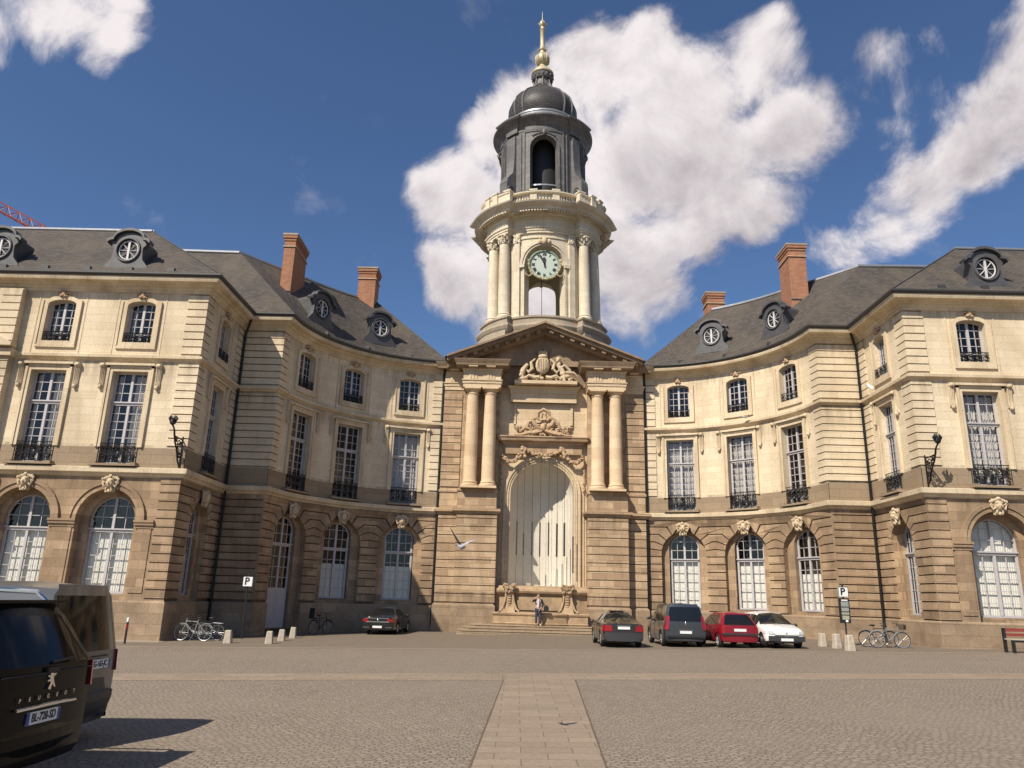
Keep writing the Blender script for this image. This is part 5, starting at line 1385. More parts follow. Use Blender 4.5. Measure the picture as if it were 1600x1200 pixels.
s2=dict(sedan,L=4.75,W=1.8,paint=P_dark2,plates=[(-2.45,.42,None,0)],bumpmat=P_dark2,
   belt=[(-2.37,.90),(-1.6,.97),(0,.95),(1.2,.92),(2.37,.70)],top=[(-2.37,.93),(-1.85,1.0),(-1.5,1.1),(-.75,1.38),(-.2,1.43),(.35,1.41),(1.15,.99),(2.0,.86),(2.37,.72)],
   lamps=[(-2.34,-1.98,.68,.84,'tail_lamp',M['lampred']),(2.0,2.3,.60,.72,'headlamp',M['lampwhite'])],spokes=6)
c2,_=car(s2,'black saloon parked alone in the shade of the left wing','car',(-7.95,40.9,gz(-7.95)),R(86),.9,'cars parked in front of the town hall')
m2=MB()
for (y0,y1,z0,z1) in ((-.62,.62,.855,.875),(-.62,.62,.66,.70),(-.8,-.45,.38,.40),(.45,.8,.38,.40)): m2.box(-2.44,-2.40,y0,y1,z0,z1)
m2.ball((-2.43,0,.78),(.02,.05,.06),8,6); m2.build('chrome_trim',M['chrome'],c2)
# --- Berlingo-like MPV
mpv=dict(L=4.38,W=1.81,H=1.80,zb=.20,wheel=.32,axles=(-1.32,1.40),roofw=.78,rlean=.16,rt=.05,
  belt=[(-2.19,1.06),(0,1.02),(1.2,1.0),(2.19,.82)],top=[(-2.19,1.76),(-1.6,1.80),(.2,1.80),(.65,1.70),(1.45,1.12),(2.0,.98),(2.19,.86)],
  sidewin=[(-1.95,-1.05),(-.98,.05),(.12,1.05)],topwin=[(.66,1.40)],rearfn=van_rear,frontfn=front_fn,mirror=(.95,1.12),gaps=[-1.0,.08,1.0],handles=[-.8,.3])
s3=dict(mpv,paint=P_berl,plates=[(-2.25,.62,None,0)],lamps=[(-2.15,-2.02,.72,1.28,'tail_lamp',M['lampred'])],lampw=.15)
c3,_=car(s3,'blue grey people carrier with large rear window, between the grey saloon and the red hatchback','car',(5.2,32.75,gz(5.2)),R(91),.9,'cars parked in front of the town hall')
m2=MB(); m2.ball((-2.235,0,.98),(.015,.04,.07),8,6); m2.box(-2.24,-2.20,-.3,.3,.70,.715); m2.build('badge',M['chrome'],c3)
m2=MB(); m2.tube([(-2.235,0,1.12),(-2.215,.25,1.2)],.012,5); m2.box(-2.26,-2.2,-.8,.8,.40,.46); m2.build('rear_wiper',M['black'],c3)
# --- small hatchback (red)
tw=dict(L=3.43,W=1.63,H=1.42,zb=.19,wheel=.27,axles=(-1.18,1.17),roofw=.72,rlean=.42,rt=.07,
  belt=[(-1.71,.92),(0,.90),(.9,.90),(1.71,.66)],top=[(-1.71,1.36),(-1.0,1.42),(0,1.42),(.35,1.38),(1.1,.95),(1.6,.80),(1.71,.70)],
  sidewin=[(-1.25,-.42),(-.35,.55)],topwin=[(.42,1.02)],rearfn=hatch_rear,frontfn=front_fn,mirror=(.62,.96),gaps=[-.38,.72],handles=[-.25],paint=P_red,bumpmat=P_red,lowmat=P_red,
  plates=[(-1.765,.72,None,0)],lamps=[(-1.68,-1.55,.58,.84,'tail_lamp',M['lampred'])],lampw=.16,spokes=8,mirmat=M['plastic'])
c4,_=car(tw,'small cherry red hatchback parked between the blue grey people carrier and the white hatchback','car',(7.15,32.1,gz(7.15)),R(94),.92,'cars parked in front of the town hall')
m2=MB(); m2.box(-1.80,-1.74,-.78,.78,.53,.60); m2.build('bumper_strip',M['plastic'],c4)
m2=MB(); m2.tube([(-1.76,0,.93),(-1.70,.22,1.02),(-1.66,.3,1.1)],.012,5); m2.build('rear_wiper',M['black'],c4)
# --- white hatchback facing the camera
wh=dict(L=3.84,W=1.65,H=1.43,zb=.18,wheel=.29,axles=(-1.2,1.24),roofw=.70,rlean=.25,rt=.07,taper=.16,
  belt=[(-1.92,.95),(0,.90),(1.0,.86),(1.6,.74),(1.92,.60)],top=[(-1.92,1.34),(-1.2,1.43),(-.2,1.43),(.1,1.40),(.98,.93),(1.5,.83),(1.8,.70),(1.92,.60)],
  sidewin=[(-1.45,-.62),(-.55,.62)],topwin=[(.16,.93)],rearfn=hatch_rear,frontfn=lambda c,r:'bumper' if r<=3 else 'body',cladrow=1,mirror=(.58,.92),gaps=[-.58,.72],handles=[-.4],paint=P_white,
  plates=[(2.0,.36,None,0)],lamps=[(1.52,1.86,.58,.70,'headlamp',M['lampwhite'])],lampw=.22,mirmat=M['plastic'],spokes=6)
c5,_=car(wh,'small white hatchback facing the square, rightmost in the row of parked cars','car',(8.95,32.25,gz(8.95)),R(-88),.92,'cars parked in front of the town hall')
m2=MB(); m2.box(1.94,1.985,-.76,.76,.30,.50); m2.box(1.95,1.99,-.5,.5,.53,.545); m2.build('front_bumper_band',M['plastic'],c5)
m2=MB(); m2.ball((1.95,0,.60),(.03,.05,.05),8,6); m2.build('badge',M['chrome'],c5)
m2=MB(); m2.tube([(1.0,-.6,.95),(.92,.1,.99)],.012,4); m2.box(.98,1.12,-.2,.1,.92,.935); m2.build('wiper',M['black'],c5)
# --- near estate car, only its rear corner in frame
es=dict(lampo=.03,gm=M['nearglass'],L=4.53,W=1.81,H=1.69,zb=.22,wheel=.33,axles=(-1.32,1.40),roofw=.70,rlean=.34,rt=.12,rtuck=.03,zraise=0,
  belt=[(-2.26,1.10),(0,1.0),(1.2,.98),(2.26,.75)],top=[(-2.26,1.645),(-1.4,1.69),(-.2,1.70),(.35,1.63),(1.35,1.05),(2.0,.90),(2.26,.78)],
  sidewin=[(-1.95,-1.1),(-1.02,-.1),(-.02,.9)],topwin=[(.42,1.30)],rearfn=lambda c,r:'glass' if (r in(7,) and c>=1) else ('bumper' if r<=1 else 'body'),frontfn=front_fn,mirror=(.8,1.05),gaps=[-1.05,-.05,.95],handles=[-.85,.1],
  paint=P_dark,bumpmat=P_dark,lowmat=P_dark,plates=[(-2.305,.64,'BL-728-SD',0)],lamps=[(-2.24,-2.10,.84,1.09,'tail_lamp',M['lampred'])],lampw=.05)
cE,secE=car(es,'dark brown estate car with silver roof rails, at the left edge of the picture','car',(-8.10,7.78,gz(-8.1)),R(179))
rx=-2.315
m2=MB(); m2.tube([(rx-.015,-.46,.735),(rx-.03,0,.745),(rx-.015,.46,.735)],.018,6); m2.build('chrome_strip',M['chrome'],cE)
m2=MB()
for i,ch in enumerate('PEUGEOT'):
    vs,fs=text_mb(ch,.052,.003,.001); yc=.42-.14*i; m2.add([(rx-.012-z,yc-x,.815+y) for x,y,z in vs],fs)
m2.build('rear_lettering',M['chrome'],cE)
m2=MB(); lion=[(-.01,-.07),(.01,-.07),(.012,-.045),(.03,-.03),(.05,-.055),(.07,-.055),(.045,-.02),(.03,.01),(.028,.03),(.06,.045),(.058,.055),(.02,.05),(.018,.07),(0,.08),(-.02,.072),(-.022,.05),(-.012,.04),(-.05,.045),(-.05,.033),(-.018,.022),(-.014,.012),(-.05,.005),(-.048,-.006),(-.012,-.004),(-.005,-.02),(-.03,-.06)]
n=len(lion); m2.add([(rx-.02,-y*1.15,.955+z*1.15) for y,z in lion]+[(rx+.01,-y*1.15,.955+z*1.15) for y,z in lion],[tuple(range(n))]+[(i,n+i,n+(i+1)%n,(i+1)%n) for i in range(n)]); m2.build('badge',M['chrome'],cE)
m2=MB(); m2.box(rx-.03,rx+.02,-.09,.09,1.035,1.075); m2.tube([(rx-.0,0,1.12),(rx+.0,-.35,1.14)],.014,5); m2.build('tailgate_handle',M['black'],cE)
m2=MB()
for s in (-1,1): m2.tube([(-1.78,s*.60,1.68),(-1.66,s*.60,1.775),(-1.1,s*.61,1.80),(.2,s*.60,1.80),(.3,s*.60,1.70)],.025,6)
m2.build('roof_rail',M['chrome'],cE)
m2=MB(); m2.box(-2.04,-1.72,-.60,.60,1.665,1.695); m2.build('roof_spoiler',P_dark,cE)
def bumper_bar(par,x,hw,prof,mat,nm='rear_bumper',r=.22,bow=.05):
    P=[(x+.75,hw),(x+r+bow,hw)]
    for i in range(1,7): a=PI/2*i/6; P.append((x+bow+r-r*sin(a),hw-r+r*cos(a)))
    n_=8
    for i in range(1,n_): y=(hw-r)*(1-2*i/n_); P.append((x+bow*(y/(hw-r))**2,y))
    P+=[(px,-py) for px,py in P[7::-1]]
    m2=MB(); m2.sweep(P,prof,smooth=True); m2.sm=[True]*len(m2.sm); return m2.build(nm,mat,par,sharp=50)
bumper_bar(cE,rx+.03,.90,[(-.12,.20),(-.04,.22),(.01,.30),(.035,.40),(.04,.50),(.02,.55),(-.06,.57)],P_dark)
m2=MB(); m2.tube([(rx+.0,-.70,1.03),(rx-.028,0,1.03),(rx+.0,.70,1.03)],.007,4); m2.build('panel_gap',M['black'],cE)
# --- near van
vn=dict(mpv,lampo=.03,gm=M['nearglass'],L=4.4,paint=P_silver,H=1.89,top=[(-2.2,1.84),(-1.6,1.88),(.2,1.88),(.65,1.78),(1.45,1.12),(2.0,.98),(2.2,.86)],rlean=.12,rt=.07,zraise=0,sidewin=[],rearfn=lambda c,r:'glass' if (r==7 and c>=1) else ('bumper' if r<=2 else 'body'),
   plates=[(-2.27,.90,'EG-165-JC',-.27)],lamps=[(-2.16,-2.08,.78,1.05,'tail_lamp',M['lampred'])],lampw=.04,cladrow=2)
cV,_=car(vn,'silver grey van parked behind the dark estate, black glazed rear door','van',(-8.92,9.98,gz(-8.9)),R(180.5))
m2=MB(); m2.tube([(-2.215,-.02,.45),(-2.25,-.02,.9),(-2.22,-.02,1.1),(-2.12,-.02,1.80)],.008,4); m2.box(-2.26,-2.22,-.08,-.5,.985,1.0); m2.build('door_gap',M['black'],cV)
m2=MB(); m2.box(-2.10,-2.04,-.10,.10,1.835,1.87); m2.build('high_brake_lamp',M['lampred'],cV)
bumper_bar(cV,-2.26,.90,[(-.12,.24),(-.03,.27),(.02,.36),(.05,.46),(.05,.54),(.0,.57),(.0,.72),(-.05,.75)],M['plastic'])
m2=MB(); m2.lathe([(.03,0),(.03,.15)],(-2.3,-.55,.27),8,ax='x'); m2.build('exhaust_pipe',M['chrome'],cV)
# ------------------------------------------------------------------ bicycles
def bike(label,loc,rz,frame_mat,sc=.92,lean=6,basket=False,childseat=False,group=None):
    t=thing('bicycle',label,'bicycle',loc,rz,group); t.scale=(sc,)*3; t.rotation_euler=(R(lean),0,rz)
    for wx in (-.52,.52):
        w=MB(); r=.335; w.tube([(wx+r*cos(2*PI*i/28),0,r+r*sin(2*PI*i/28)) for i in range(29)],.018,6,cap=False); wo=w.build('wheel',M['rubber'],t)
        w=MB(); w.tube([(wx+(r-.025)*cos(2*PI*i/28),0,r+(r-.025)*sin(2*PI*i/28)) for i in range(29)],.010,5,cap=False)
        for k in range(16): a=2*PI*k/16; w.tube([(wx,0,r),(wx+(r-.02)*cos(a),0,r+(r-.02)*sin(a))],.0025,3)
        w.lathe([(.03,-.04),(.03,.04)],(wx,0,r),8,ax='y'); w.build('rim',M['alloy'],wo)
        w=MB(); w.tube([(wx+(r+.03)*cos(a),0,r+(r+.03)*sin(a)) for a in [R(30+10*i) for i in range(13)]],.022,5,cap=False); w.build('mudguard',frame_mat,t)
    f=MB(); H=(.36,0,.80); S=(-.14,0,.78); Bk=(-.04,0,.30)
    for a,b,r in ((H,S,.018),((.38,0,.70),Bk,.02),(S,Bk,.017),(S,(-.52,0,.335),.011),(Bk,(-.52,0,.335),.011),((.35,0,.90),(.39,0,.66),.02),((.39,0,.66),(.52,0,.335),.015),(S,(-.17,0,.90),.014)): f.tube([a,b],r,6)
    f.build('frame',frame_mat,t)
    f=MB(); f.tube([(.35,0,.88),(.34,0,1.02)],.014,6); f.tube([(.22,-.28,1.03),(.32,-.22,1.05),(.36,0,1.02),(.32,.22,1.05),(.22,.28,1.03)],.013,6); f.build('handlebar',M['plastic'],t)
    f=MB(); f.ball((-.20,0,.93),(.14,.075,.04),10,6); f.build('saddle',M['black'],t)
    f=MB(); f.lathe([(.10,-.01),(.10,.01)],(-.04,.05,.30),16,ax='y')
    for s in (-1,1): f.tube([(-.04,s*.08,.30),(-.04+s*.12,s*.08,.30-s*.11)],.01,4); f.box(-.04+s*.12-.045,-.04+s*.12+.045,s*.08,s*.17,.29-s*.11,.31-s*.11)
    f.tube([(-.04,.05,.40),(-.52,.04,.37)],.006,4); f.tube([(-.04,.05,.20),(-.52,.04,.30)],.006,4); f.build('crankset',M['plastic'],t)
    f=MB()
    for s in (-1,1): f.tube([(-.28,s*.05,.74),(-.72,s*.06,.72)],.007,4); f.tube([(-.52,s*.05,.35),(-.6,s*.06,.72)],.007,4)
    for k in range(4): f.tube([(-.35-.1*k,-.06,.73),(-.35-.1*k,.06,.73)],.006,4)
    f.build('luggage_rack',M['alloy'],t)
    f=MB(); f.tube([(-.04,.05,.28),(.03,.16,.01)],.009,4); f.build('kickstand',M['alloy'],t)
    if basket:
        f=MB()
        for k in range(6):
            z=.80+.04*k; w=.14+.008*k; f.tube([(.42,-w,z),(.66,-w,z),(.66,w,z),(.42,w,z),(.42,-w,z)],.006,4)
        for k in range(12): y=-.14+.28*k/11; f.tube([(.66,y,.8),(.67,y*1.2,1.0)],.004,3)
        f.build('basket',M['iron'],t)
    if childseat:
        f=MB(); f.box(-.72,-.42,-.15,.15,.76,.82); f.box(-.76,-.70,-.15,.15,.78,1.28); f.tube([(-.72,-.14,1.25),(-.72,.14,1.25)],.04,6); f.build('child_seat',M['black'],t)
    return t
silver=simple('silver bike paint',(.32,.33,.32),.4,.4); greenp=simple('green bike paint',(.20,.26,.14),.4,.3); darkp=simple('dark bike paint',(.03,.03,.035),.4,.3)
def gp(x,y): return (x,y,gz(x)+.006)
GB='bicycles leaning by the walls'
bike('silver bicycle on its stand at the shaded corner of the left wing',gp(-14.42,32.15),R(176),silver,.95,4,group=GB)
bike('dark bicycle half hidden behind the silver one at the corner of the left wing',gp(-14.05,32.65),R(172),darkp,.95,-5,group=GB)
bike('dark bicycle with a child seat in deep shade against the left wing',gp(-11.05,39.3),R(60),darkp,.95,4,childseat=True,group=GB)
bike('green and silver bicycle with handlebar basket in front of the right wing',gp(13.45,31.6),R(-8),silver,.9,4,basket=True,group=GB)
bike('dark bicycle behind the basket bicycle at the right wing',gp(13.25,32.1),R(-4),darkp,.9,-5,group=GB)
# ------------------------------------------------------------------ bollards, post, signs
def bollard(label,x,y,h,w,grp):
    h*=.92; w*=.9; mb=MB(); a,b=w/2,w/2*.76; V=[]
    for (q,z) in ((a,-.05),(a*.98,.05),(b,h-.03),(b*.85,h)):
        c=q*.25; V.append([(-q+c,-q,z),(q-c,-q,z),(q,-q+c,z),(q,q-c,z),(q-c,q,z),(-q+c,q,z),(-q,q-c,z),(-q,-q+c,z)])
    vs=sum(V,[]); fs=[(8*i+k,8*i+(k+1)%8,8*i+8+(k+1)%8,8*i+8+k) for i in range(3) for k in range(8)]+[tuple(24+k for k in range(8))]
    mb.add(vs,fs); o=mb.build('bollard',M['bollard'],loc=gp(x,y)); o.rotation_euler=(R(rnd(-2,2)),R(rnd(-2,2)),rnd(0,.3)); return tag(o,label,'bollard',grp)
GL='stone bollards in front of the shaded wing'; GR='stone bollards beside the white hatchback'
bollard('squat stone bollard standing alone beside the bicycles at the left wing',-12.5,30.9,.52,.34,GL)
bollard('stone bollard nearest the square in the row of three left of the black saloon',-10.85,30.75,.50,.33,GL)
bollard('middle stone bollard in the row of three left of the black saloon',-11.02,32.9,.48,.32,GL)
bollard('stone bollard farthest back in the row of three left of the black saloon',-11.15,35.0,.50,.32,GL)
bollard('pale stone bollard nearest the white hatchback',11.1,32.4,.55,.32,GR)
bollard('pale stone bollard between the white hatchback and the parking sign',11.2,31.2,.58,.34,GR)
bollard('pale stone bollard directly in front of the right parking sign',11.1,29.75,.60,.36,GR)
t=thing('barrier_post','slim black post with red band and white cap by the left wing','post',gp(-16.02,29.9))
mb=MB(); mb.tube([(0,0,0),(0,0,.82)],.04,10); mb.build('post',M['black'],t)
mb=MB(); mb.lathe([(.045,.55),(.045,.70)],(0,0,0),12); mb.build('red_band',M['lampred'],t)
mb=MB(); mb.lathe([(.045,.78),(.045,.90),(.02,.95),(.001,.955)],(0,0,0),12); mb.build('white_cap',M['plate'],t)
def psign(label,x,y,zc,w,board):
    t=thing('parking_sign',label,'parking sign',gp(x,y)); g0=gz(x)
    mb=MB(); mb.tube([(0,0,0),(0,0,zc+w*.62-g0)],.035,8); mb.ball((0,0,zc+w*.66-g0),.05,8,6); mb.build('pole',M['black'],t)
    mb=MB(); mb.box(-w/2,w/2,-.06,-.03,zc-w/2-g0,zc+w/2-g0); p=mb.build('sign_plate',M['plate'],t)
    mb=MB(); 
    for a in (-1,1): mb.box(*sorted((a*w/2,a*(w/2-.02))),-.066,-.061,zc-w/2-g0,zc+w/2-g0); mb.box(-w/2+.02,w/2-.02,-.066,-.061,*sorted((zc+a*w/2-g0,zc+a*(w/2-.02)-g0)))
    mb.build('plate_border',M['black'],p)
    vs,fs=text_mb('P',w*.95,.003,.012); mb=MB(); mb.add([(q[0]-w*.06,-.064-q[2],zc+q[1]-g0) for q in vs],fs); mb.build('letter',M['black'],p)
    if board:
        mb=MB(); z1=zc-w/2-.04-g0; mb.box(-w*.48,w*.48,-.09,.05,z1-1.0,z1); b=mb.build('notice_board',M['black'],t)
        k=0
        for z0,hh,ww in ((.06,.05,.62),(.14,.2,.75),(.38,.15,.72),(.57,.09,.75),(.7,.16,.68)):
            mb=MB(); mb.box(-ww*w/2,ww*w/2,-.096,-.091,z1-z0-hh,z1-z0); mb.build('notice_panel',simple('grey notice %d'%k,(.22+.03*k,.25+.02*k,.24),.5,noise=.2,nscale=30) if k else M['plate'],b); k+=1
        mb=MB(); mb.ball((.04,-.1,z1-.93),.06,8,6); mb.build('notice_light',M['plate'],b)
    return t
psign('white parking sign on a dark pole in the shade beside the left wing',-13.05,34.0,2.14,.44,False)
psign('white parking sign above a dark notice board beside the right wing',12.35,33.0,2.36,.42,True)
# small bench at the right edge
t=thing('bench','red and pale wooden bench with dark legs cut off by the right edge','bench',gp(17.5,29.2))
mb=MB()
for k in range(3): mb.box(-.85,.95,-.2+.15*k,-.07+.15*k,.44,.48)
mb.build('seat',M['bollard'],t)
mb=MB(); mb.box(-.85,.95,.28,.32,.56,.66); mb.box(-.85,.95,.28,.32,.72,.84); mb.build('backrest',simple('faded red wood',(.22,.04,.03),.6,noise=.2),t)
for s in (-.8,.9):
    mb=MB(); mb.box(s-.05,s+.05,-.22,-.14,0,.44); mb.build('leg',M['black'],t); mb=MB(); mb.box(s-.05,s+.05,.26,.34,0,.84); mb.build('leg',M['black'],t)
mb=MB(); mb.box(-.85,.95,-.2,-.16,.36,.435); mb.build('rail',M['black'],t)
# ------------------------------------------------------------------ lamp brackets
def lampbr(label,x,mirx,grp):
    t=thing('wall_lantern_bracket',label,'lamp bracket',(x,31.58,6.64),group=grp); t.scale=(.95,.62,.78)
    mb=MB(); r=.035
    mb.tube([(0,0,0),(0,0,1.75)],r,6)
    mb.tube([(0,0,1.55),(0,-1.35,1.60)],r,6); mb.tube([(0,-.02,.1),(0,-.35,.35),(0,-.75,.95),(0,-1.15,1.3),(0,-1.35,1.6)],r*1.1,6)
    for (cy,cz,rr,t0) in ((-.55,1.25,.26,0),(-.25,.75,.20,2),(-.95,1.42,.16,1),(-.2,1.35,.15,3),(-.5,.6,.12,0)):
        mb.tube([(0,cy+rr*(1-.05*i)*cos(t0+i*PI/6),cz+rr*(1-.05*i)*sin(t0+i*PI/6)) for i in range(16)],.024,5)
        mb.ball((.0,cy,cz),(.03,.06,.06),6,5)
    for k in range(14): mb.ball((rnd(-.03,.03),-.15-1.1*k/14+rnd(-.1,.1),.4+1.1*k/14+rnd(-.1,.25)),(.03,rnd(.04,.08),rnd(.04,.08)),6,5,jit=.2)
    mb.tube([(0,-1.35,1.6),(0,-1.45,1.85),(0,-1.62,2.0),(mirx*.05,-1.68,2.12)],[.05,.045,.04,.05],6); mb.build('bracket',M['iron'],t)
    mb=MB(); c=(mirx*.05,-1.68,2.12)
    mb.tube([c,(c[0],c[1],c[2]+.08),(c[0],c[1],c[2]+.22),(c[0],c[1],c[2]+.30)],[.05,.14,.15,.10],8)
    for k in range(5): a=2*PI*k/5; mb.tube([(c[0]+.11*cos(a),c[1]+.11*sin(a),c[2]+.18),(c[0]+.17*cos(a),c[1]+.17*sin(a),c[2]+.34),(c[0]+.12*cos(a),c[1]+.12*sin(a),c[2]+.50+.06*(k%2))],[.045,.06,.015],6)
    mb.build('torch_head',M['iron'],t)
lampbr('ornate black iron lamp bracket on the corner of the left wing',-15.72,-1,'iron lamp brackets on the wing corners')
lampbr('ornate black iron lamp bracket on the corner of the right wing',15.72,1,'iron lamp brackets on the wing corners')
t=thing('security_camera','small white security camera on an arm at the inner corner of the right wing','security camera',(15.2,35.0,12.0)); t.scale=(.5,.5,.5)
mb=MB(); mb.tube([(.4,.3,.0),(0,0,0),(-.15,-.4,-.1)],.03,6); mb.build('arm',M['plastic'],t)
mb=MB(); mb.tube([(-.05,-.3,-.05),(.25,-.75,-.55)],.09,8); mb.tube([(-.05,-.3,.04),(.25,-.75,-.46)],.10,4); mb.build('housing',M['plate'],t)
# ------------------------------------------------------------------ crane
t=thing('tower_crane','red lattice crane jib rising behind the roof at the far left','crane',(-60,92,0))
def lattice(A,Bv,w,n,name,mat):
    A,Bv=Vector(A),Vector(Bv); d=(Bv-A).normalized(); u=d.cross(Vector((0,0,1))) if abs(d.z)<.9 else Vector((1,0,0)); u.normalize(); v=u.cross(d)
    mb=MB(); C=[u*w+v*0,-u*w,v*w*1.9] if abs(d.z)<.9 else [u*w+v*w,-u*w+v*w,-u*w-v*w,u*w-v*w]
    for c in C: mb.tube([A+c,Bv+c],.10,5)
    L=(Bv-A).length
    for i in range(n):
        p=A+d*L*i/n; q=A+d*L*(i+1)/n
        for j in range(len(C)):
            mb.tube([p+C[j],q+C[(j+1)%len(C)]],.06,4); mb.tube([p+C[j],p+C[(j+1)%len(C)]],.05,4)
    mb.build(name,mat,t,off=(-60,92,0))
cr=simple('crane red paint',(.25,.05,.035),.5,.1)
lattice((-60,92,0),(-60,92,43.5),1.0,18,'mast',cr); lattice((-62,92,45.0),(-100,92,64.5),.6,22,'jib',cr)
mb=MB(); mb.box(-61.2,-58.5,91,93,41.5,44.2); mb.build('cab',cr,t,off=(-60,92,0))
# ------------------------------------------------------------------ birds
def bird(label,loc,rz,fly):
    t=thing('pigeon',label,'pigeon',loc,rz)
    gm=[m for m in bpy.data.materials if m.name=='pigeon grey']; gm=gm[0] if gm else simple('pigeon grey',(.35,.34,.36),.8,noise=.2,nscale=30)
    dm=[m for m in bpy.data.materials if m.name=='pigeon dark feathers']; dm=dm[0] if dm else simple('pigeon dark feathers',(.09,.085,.09),.8)
    mb=MB(); mb.tube([(-.17,0,.0),(-.13,0,.0),(-.07,0,-.005),(0,0,-.01),(.07,0,.0),(.105,0,.02),(.135,0,.03),(.155,0,.03),(.175,0,.022)],[.018,.03,.045,.058,.05,.032,.028,.02,.004],10)
    mb.build('body',gm,t)
    mb=MB(); P=[]
    for k in range(6):
        y=-.05+.1*k/5; P+=[(-.13,y*.5,.004),(-.245-.012*(1-abs(k-2.5)/2.5),y*1.1,.0)]
    mb.add(P+[(a,b,c-.006) for a,b,c in P],[(2*i,2*i+2,2*i+3,2*i+1) for i in range(5)]+[(12+2*i+1,12+2*i+3,12+2*i+2,12+2*i) for i in range(5)],smooth=True); mb.build('tail',dm,t)
    for s in (-1,1):
        mb=MB(); rows=[]
        if fly:
            st_=[(.03,.06,-.06,.02),(.10,.07,-.07,.07 if s<0 else .05),(.17,.055,-.07,.14 if s<0 else .07),(.24,.02,-.08,.23 if s<0 else .07),(.30,-.03,-.09,.31 if s<0 else .075),(.345,-.09,-.10,.38 if s<0 else .07)]
            for (y,xf,xb,z) in st_: yy=y*(.55 if s<0 else 1.0); rows.append([(xf,s*yy,z),((xf+xb)/2,s*yy,z+.012),(xb,s*yy,z-.004),((xf+xb)/2,s*yy,z-.006)])
        else:
            for (y,xf,xb,z) in ((.045,.04,-.02,.02),(.055,.02,-.10,.015),(.05,-.03,-.17,.01),(.03,-.1,-.2,.01)): rows.append([(xf,s*y,z),((xf+xb)/2,s*(y+.01),z),(xb,s*y,z-.02),((xf+xb)/2,s*(y-.01),z-.02)])
        vs=sum(rows,[]); fs=[(4*i+k,4*i+(k+1)%4,4*i+4+(k+1)%4,4*i+4+k) for i in range(len(rows)-1) for k in range(4)]+[(0,1,2,3),tuple(4*(len(rows)-1)+k for k in (3,2,1,0))]
        mb.add(vs,fs,smooth=True); mb.build('wing',gm if s>0 else dm,t)
    return t
b1=bird('grey pigeon flying with spread wings in front of the tower base',(-2.06,10.0,2.36),R(-25),True); b1.rotation_euler=(R(10),R(8),R(-60)); b1.scale=(.66,)*3
b2=bird('pigeon perched on the upper ledge of the right wing',(11.05,40.75,11.72),R(160),False)
# ------------------------------------------------------------------ person
def skin(name,verts,edges,mat,parent,sub=1,root=0):
    me=bpy.data.meshes.new(name); me.from_pydata([v[:3] for v in verts],edges,[]); me.materials.append(mat)
    o=bpy.data.objects.new(name,me); COL.objects.link(o)
    o.modifiers.new('s','SKIN'); o.modifiers.new('u','SUBSURF'); o.modifiers['u'].levels=o.modifiers['u'].render_levels=sub
    bpy.context.view_layer.update()
    for i,v in enumerate(verts):
        r=v[3]; sv=me.skin_vertices[0].data[i]; sv.radius=r if isinstance(r,tuple) else (r,r); sv.use_root=(i==root)
    dg=bpy.context.evaluated_depsgraph_get(); m2=bpy.data.meshes.new_from_object(o.evaluated_get(dg))
    bpy.data.objects.remove(o); 
    for p in m2.polygons: p.use_smooth=True
    m2.name=name; m2.materials.clear(); m2.materials.append(mat)
    n=bpy.data.objects.new(name,m2); COL.objects.link(n); n.parent=parent; return n
pr=thing('person','person in dark suit and pale shirt, one hand at the brow, before the fountain','person',(-.17,41.75,.39),R(0)); pr.scale=(.93,)*3
skinm=simple('skin',(.50,.30,.21),.6); suit=simple('dark navy suit',(.022,.026,.045),.85,noise=.2,nscale=20); shirt=simple('pale blue shirt',(.50,.56,.62),.8); hair=simple('grey brown hair',(.12,.09,.07),.9); denim=simple('dark trousers',(.035,.045,.075),.9)
# facing -y; right hand (viewer's left) raised to the brow
V=[(0,0,.95,.13),(0,0,1.15,(.15,.11)),(0,.0,1.36,(.17,.11)),(0,0,1.47,.055),(0,-.01,1.54,.055),(0,-.02,1.63,(.078,.095)),(0,-.015,1.70,(.06,.08)),
   (-.19,0,1.40,.052),(-.33,-.05,1.30,.042),(-.17,-.17,1.52,.034),(-.10,-.20,1.60,.028),
   (.19,0,1.40,.052),(.26,.03,1.13,.042),(.14,-.15,.95,.033),(.06,-.2,.90,.028),
   (-.10,0,.90,.085),(-.11,-.01,.50,.06),(-.12,.02,.09,.042),(-.13,-.10,.04,.038),
   (.10,0,.90,.085),(.11,-.02,.50,.06),(.12,.02,.09,.042),(.15,-.10,.04,.038)]
E_=[(0,1),(1,2),(2,3),(3,4),(4,5),(5,6),(2,7),(7,8),(8,9),(9,10),(2,11),(11,12),(12,13),(13,14),(0,15),(15,16),(16,17),(17,18),(0,19),(19,20),(20,21),(21,22)]
bd=skin('body',V,E_,skinm,pr,2)
skin('jacket',[(0,0,.86,(.165,.12)),(0,0,1.0,(.155,.115)),(0,0,1.18,(.17,.125)),(0,0,1.38,(.185,.12)),(0,.01,1.45,.075),(-.20,0,1.41,.065),(-.33,-.05,1.30,.056),(-.20,-.14,1.47,.045),(.20,0,1.41,.065),(.27,.03,1.13,.056),(.17,-.12,.98,.045)],[(0,1),(1,2),(2,3),(3,4),(3,5),(5,6),(6,7),(3,8),(8,9),(9,10)],suit,pr,1,3)
skin('trousers',[(0,0,.93,.14),(-.10,0,.86,.098),(-.11,-.01,.48,.072),(-.12,.02,.10,.062),(.10,0,.86,.098),(.11,-.02,.48,.072),(.12,.02,.10,.062)],[(0,1),(1,2),(2,3),(0,4),(4,5),(5,6)],denim,pr,1)
mb=MB(); mb.add([(-.05,-.135,1.44),(.05,-.135,1.44),(.065,-.15,1.15),(.03,-.145,.93),(-.04,-.145,.93),(-.065,-.15,1.15),(0,-.10,1.48)],[(6,0,5,4,3,2,1)]); mb.v=[(x,y-.01,z) for x,y,z in mb.v]
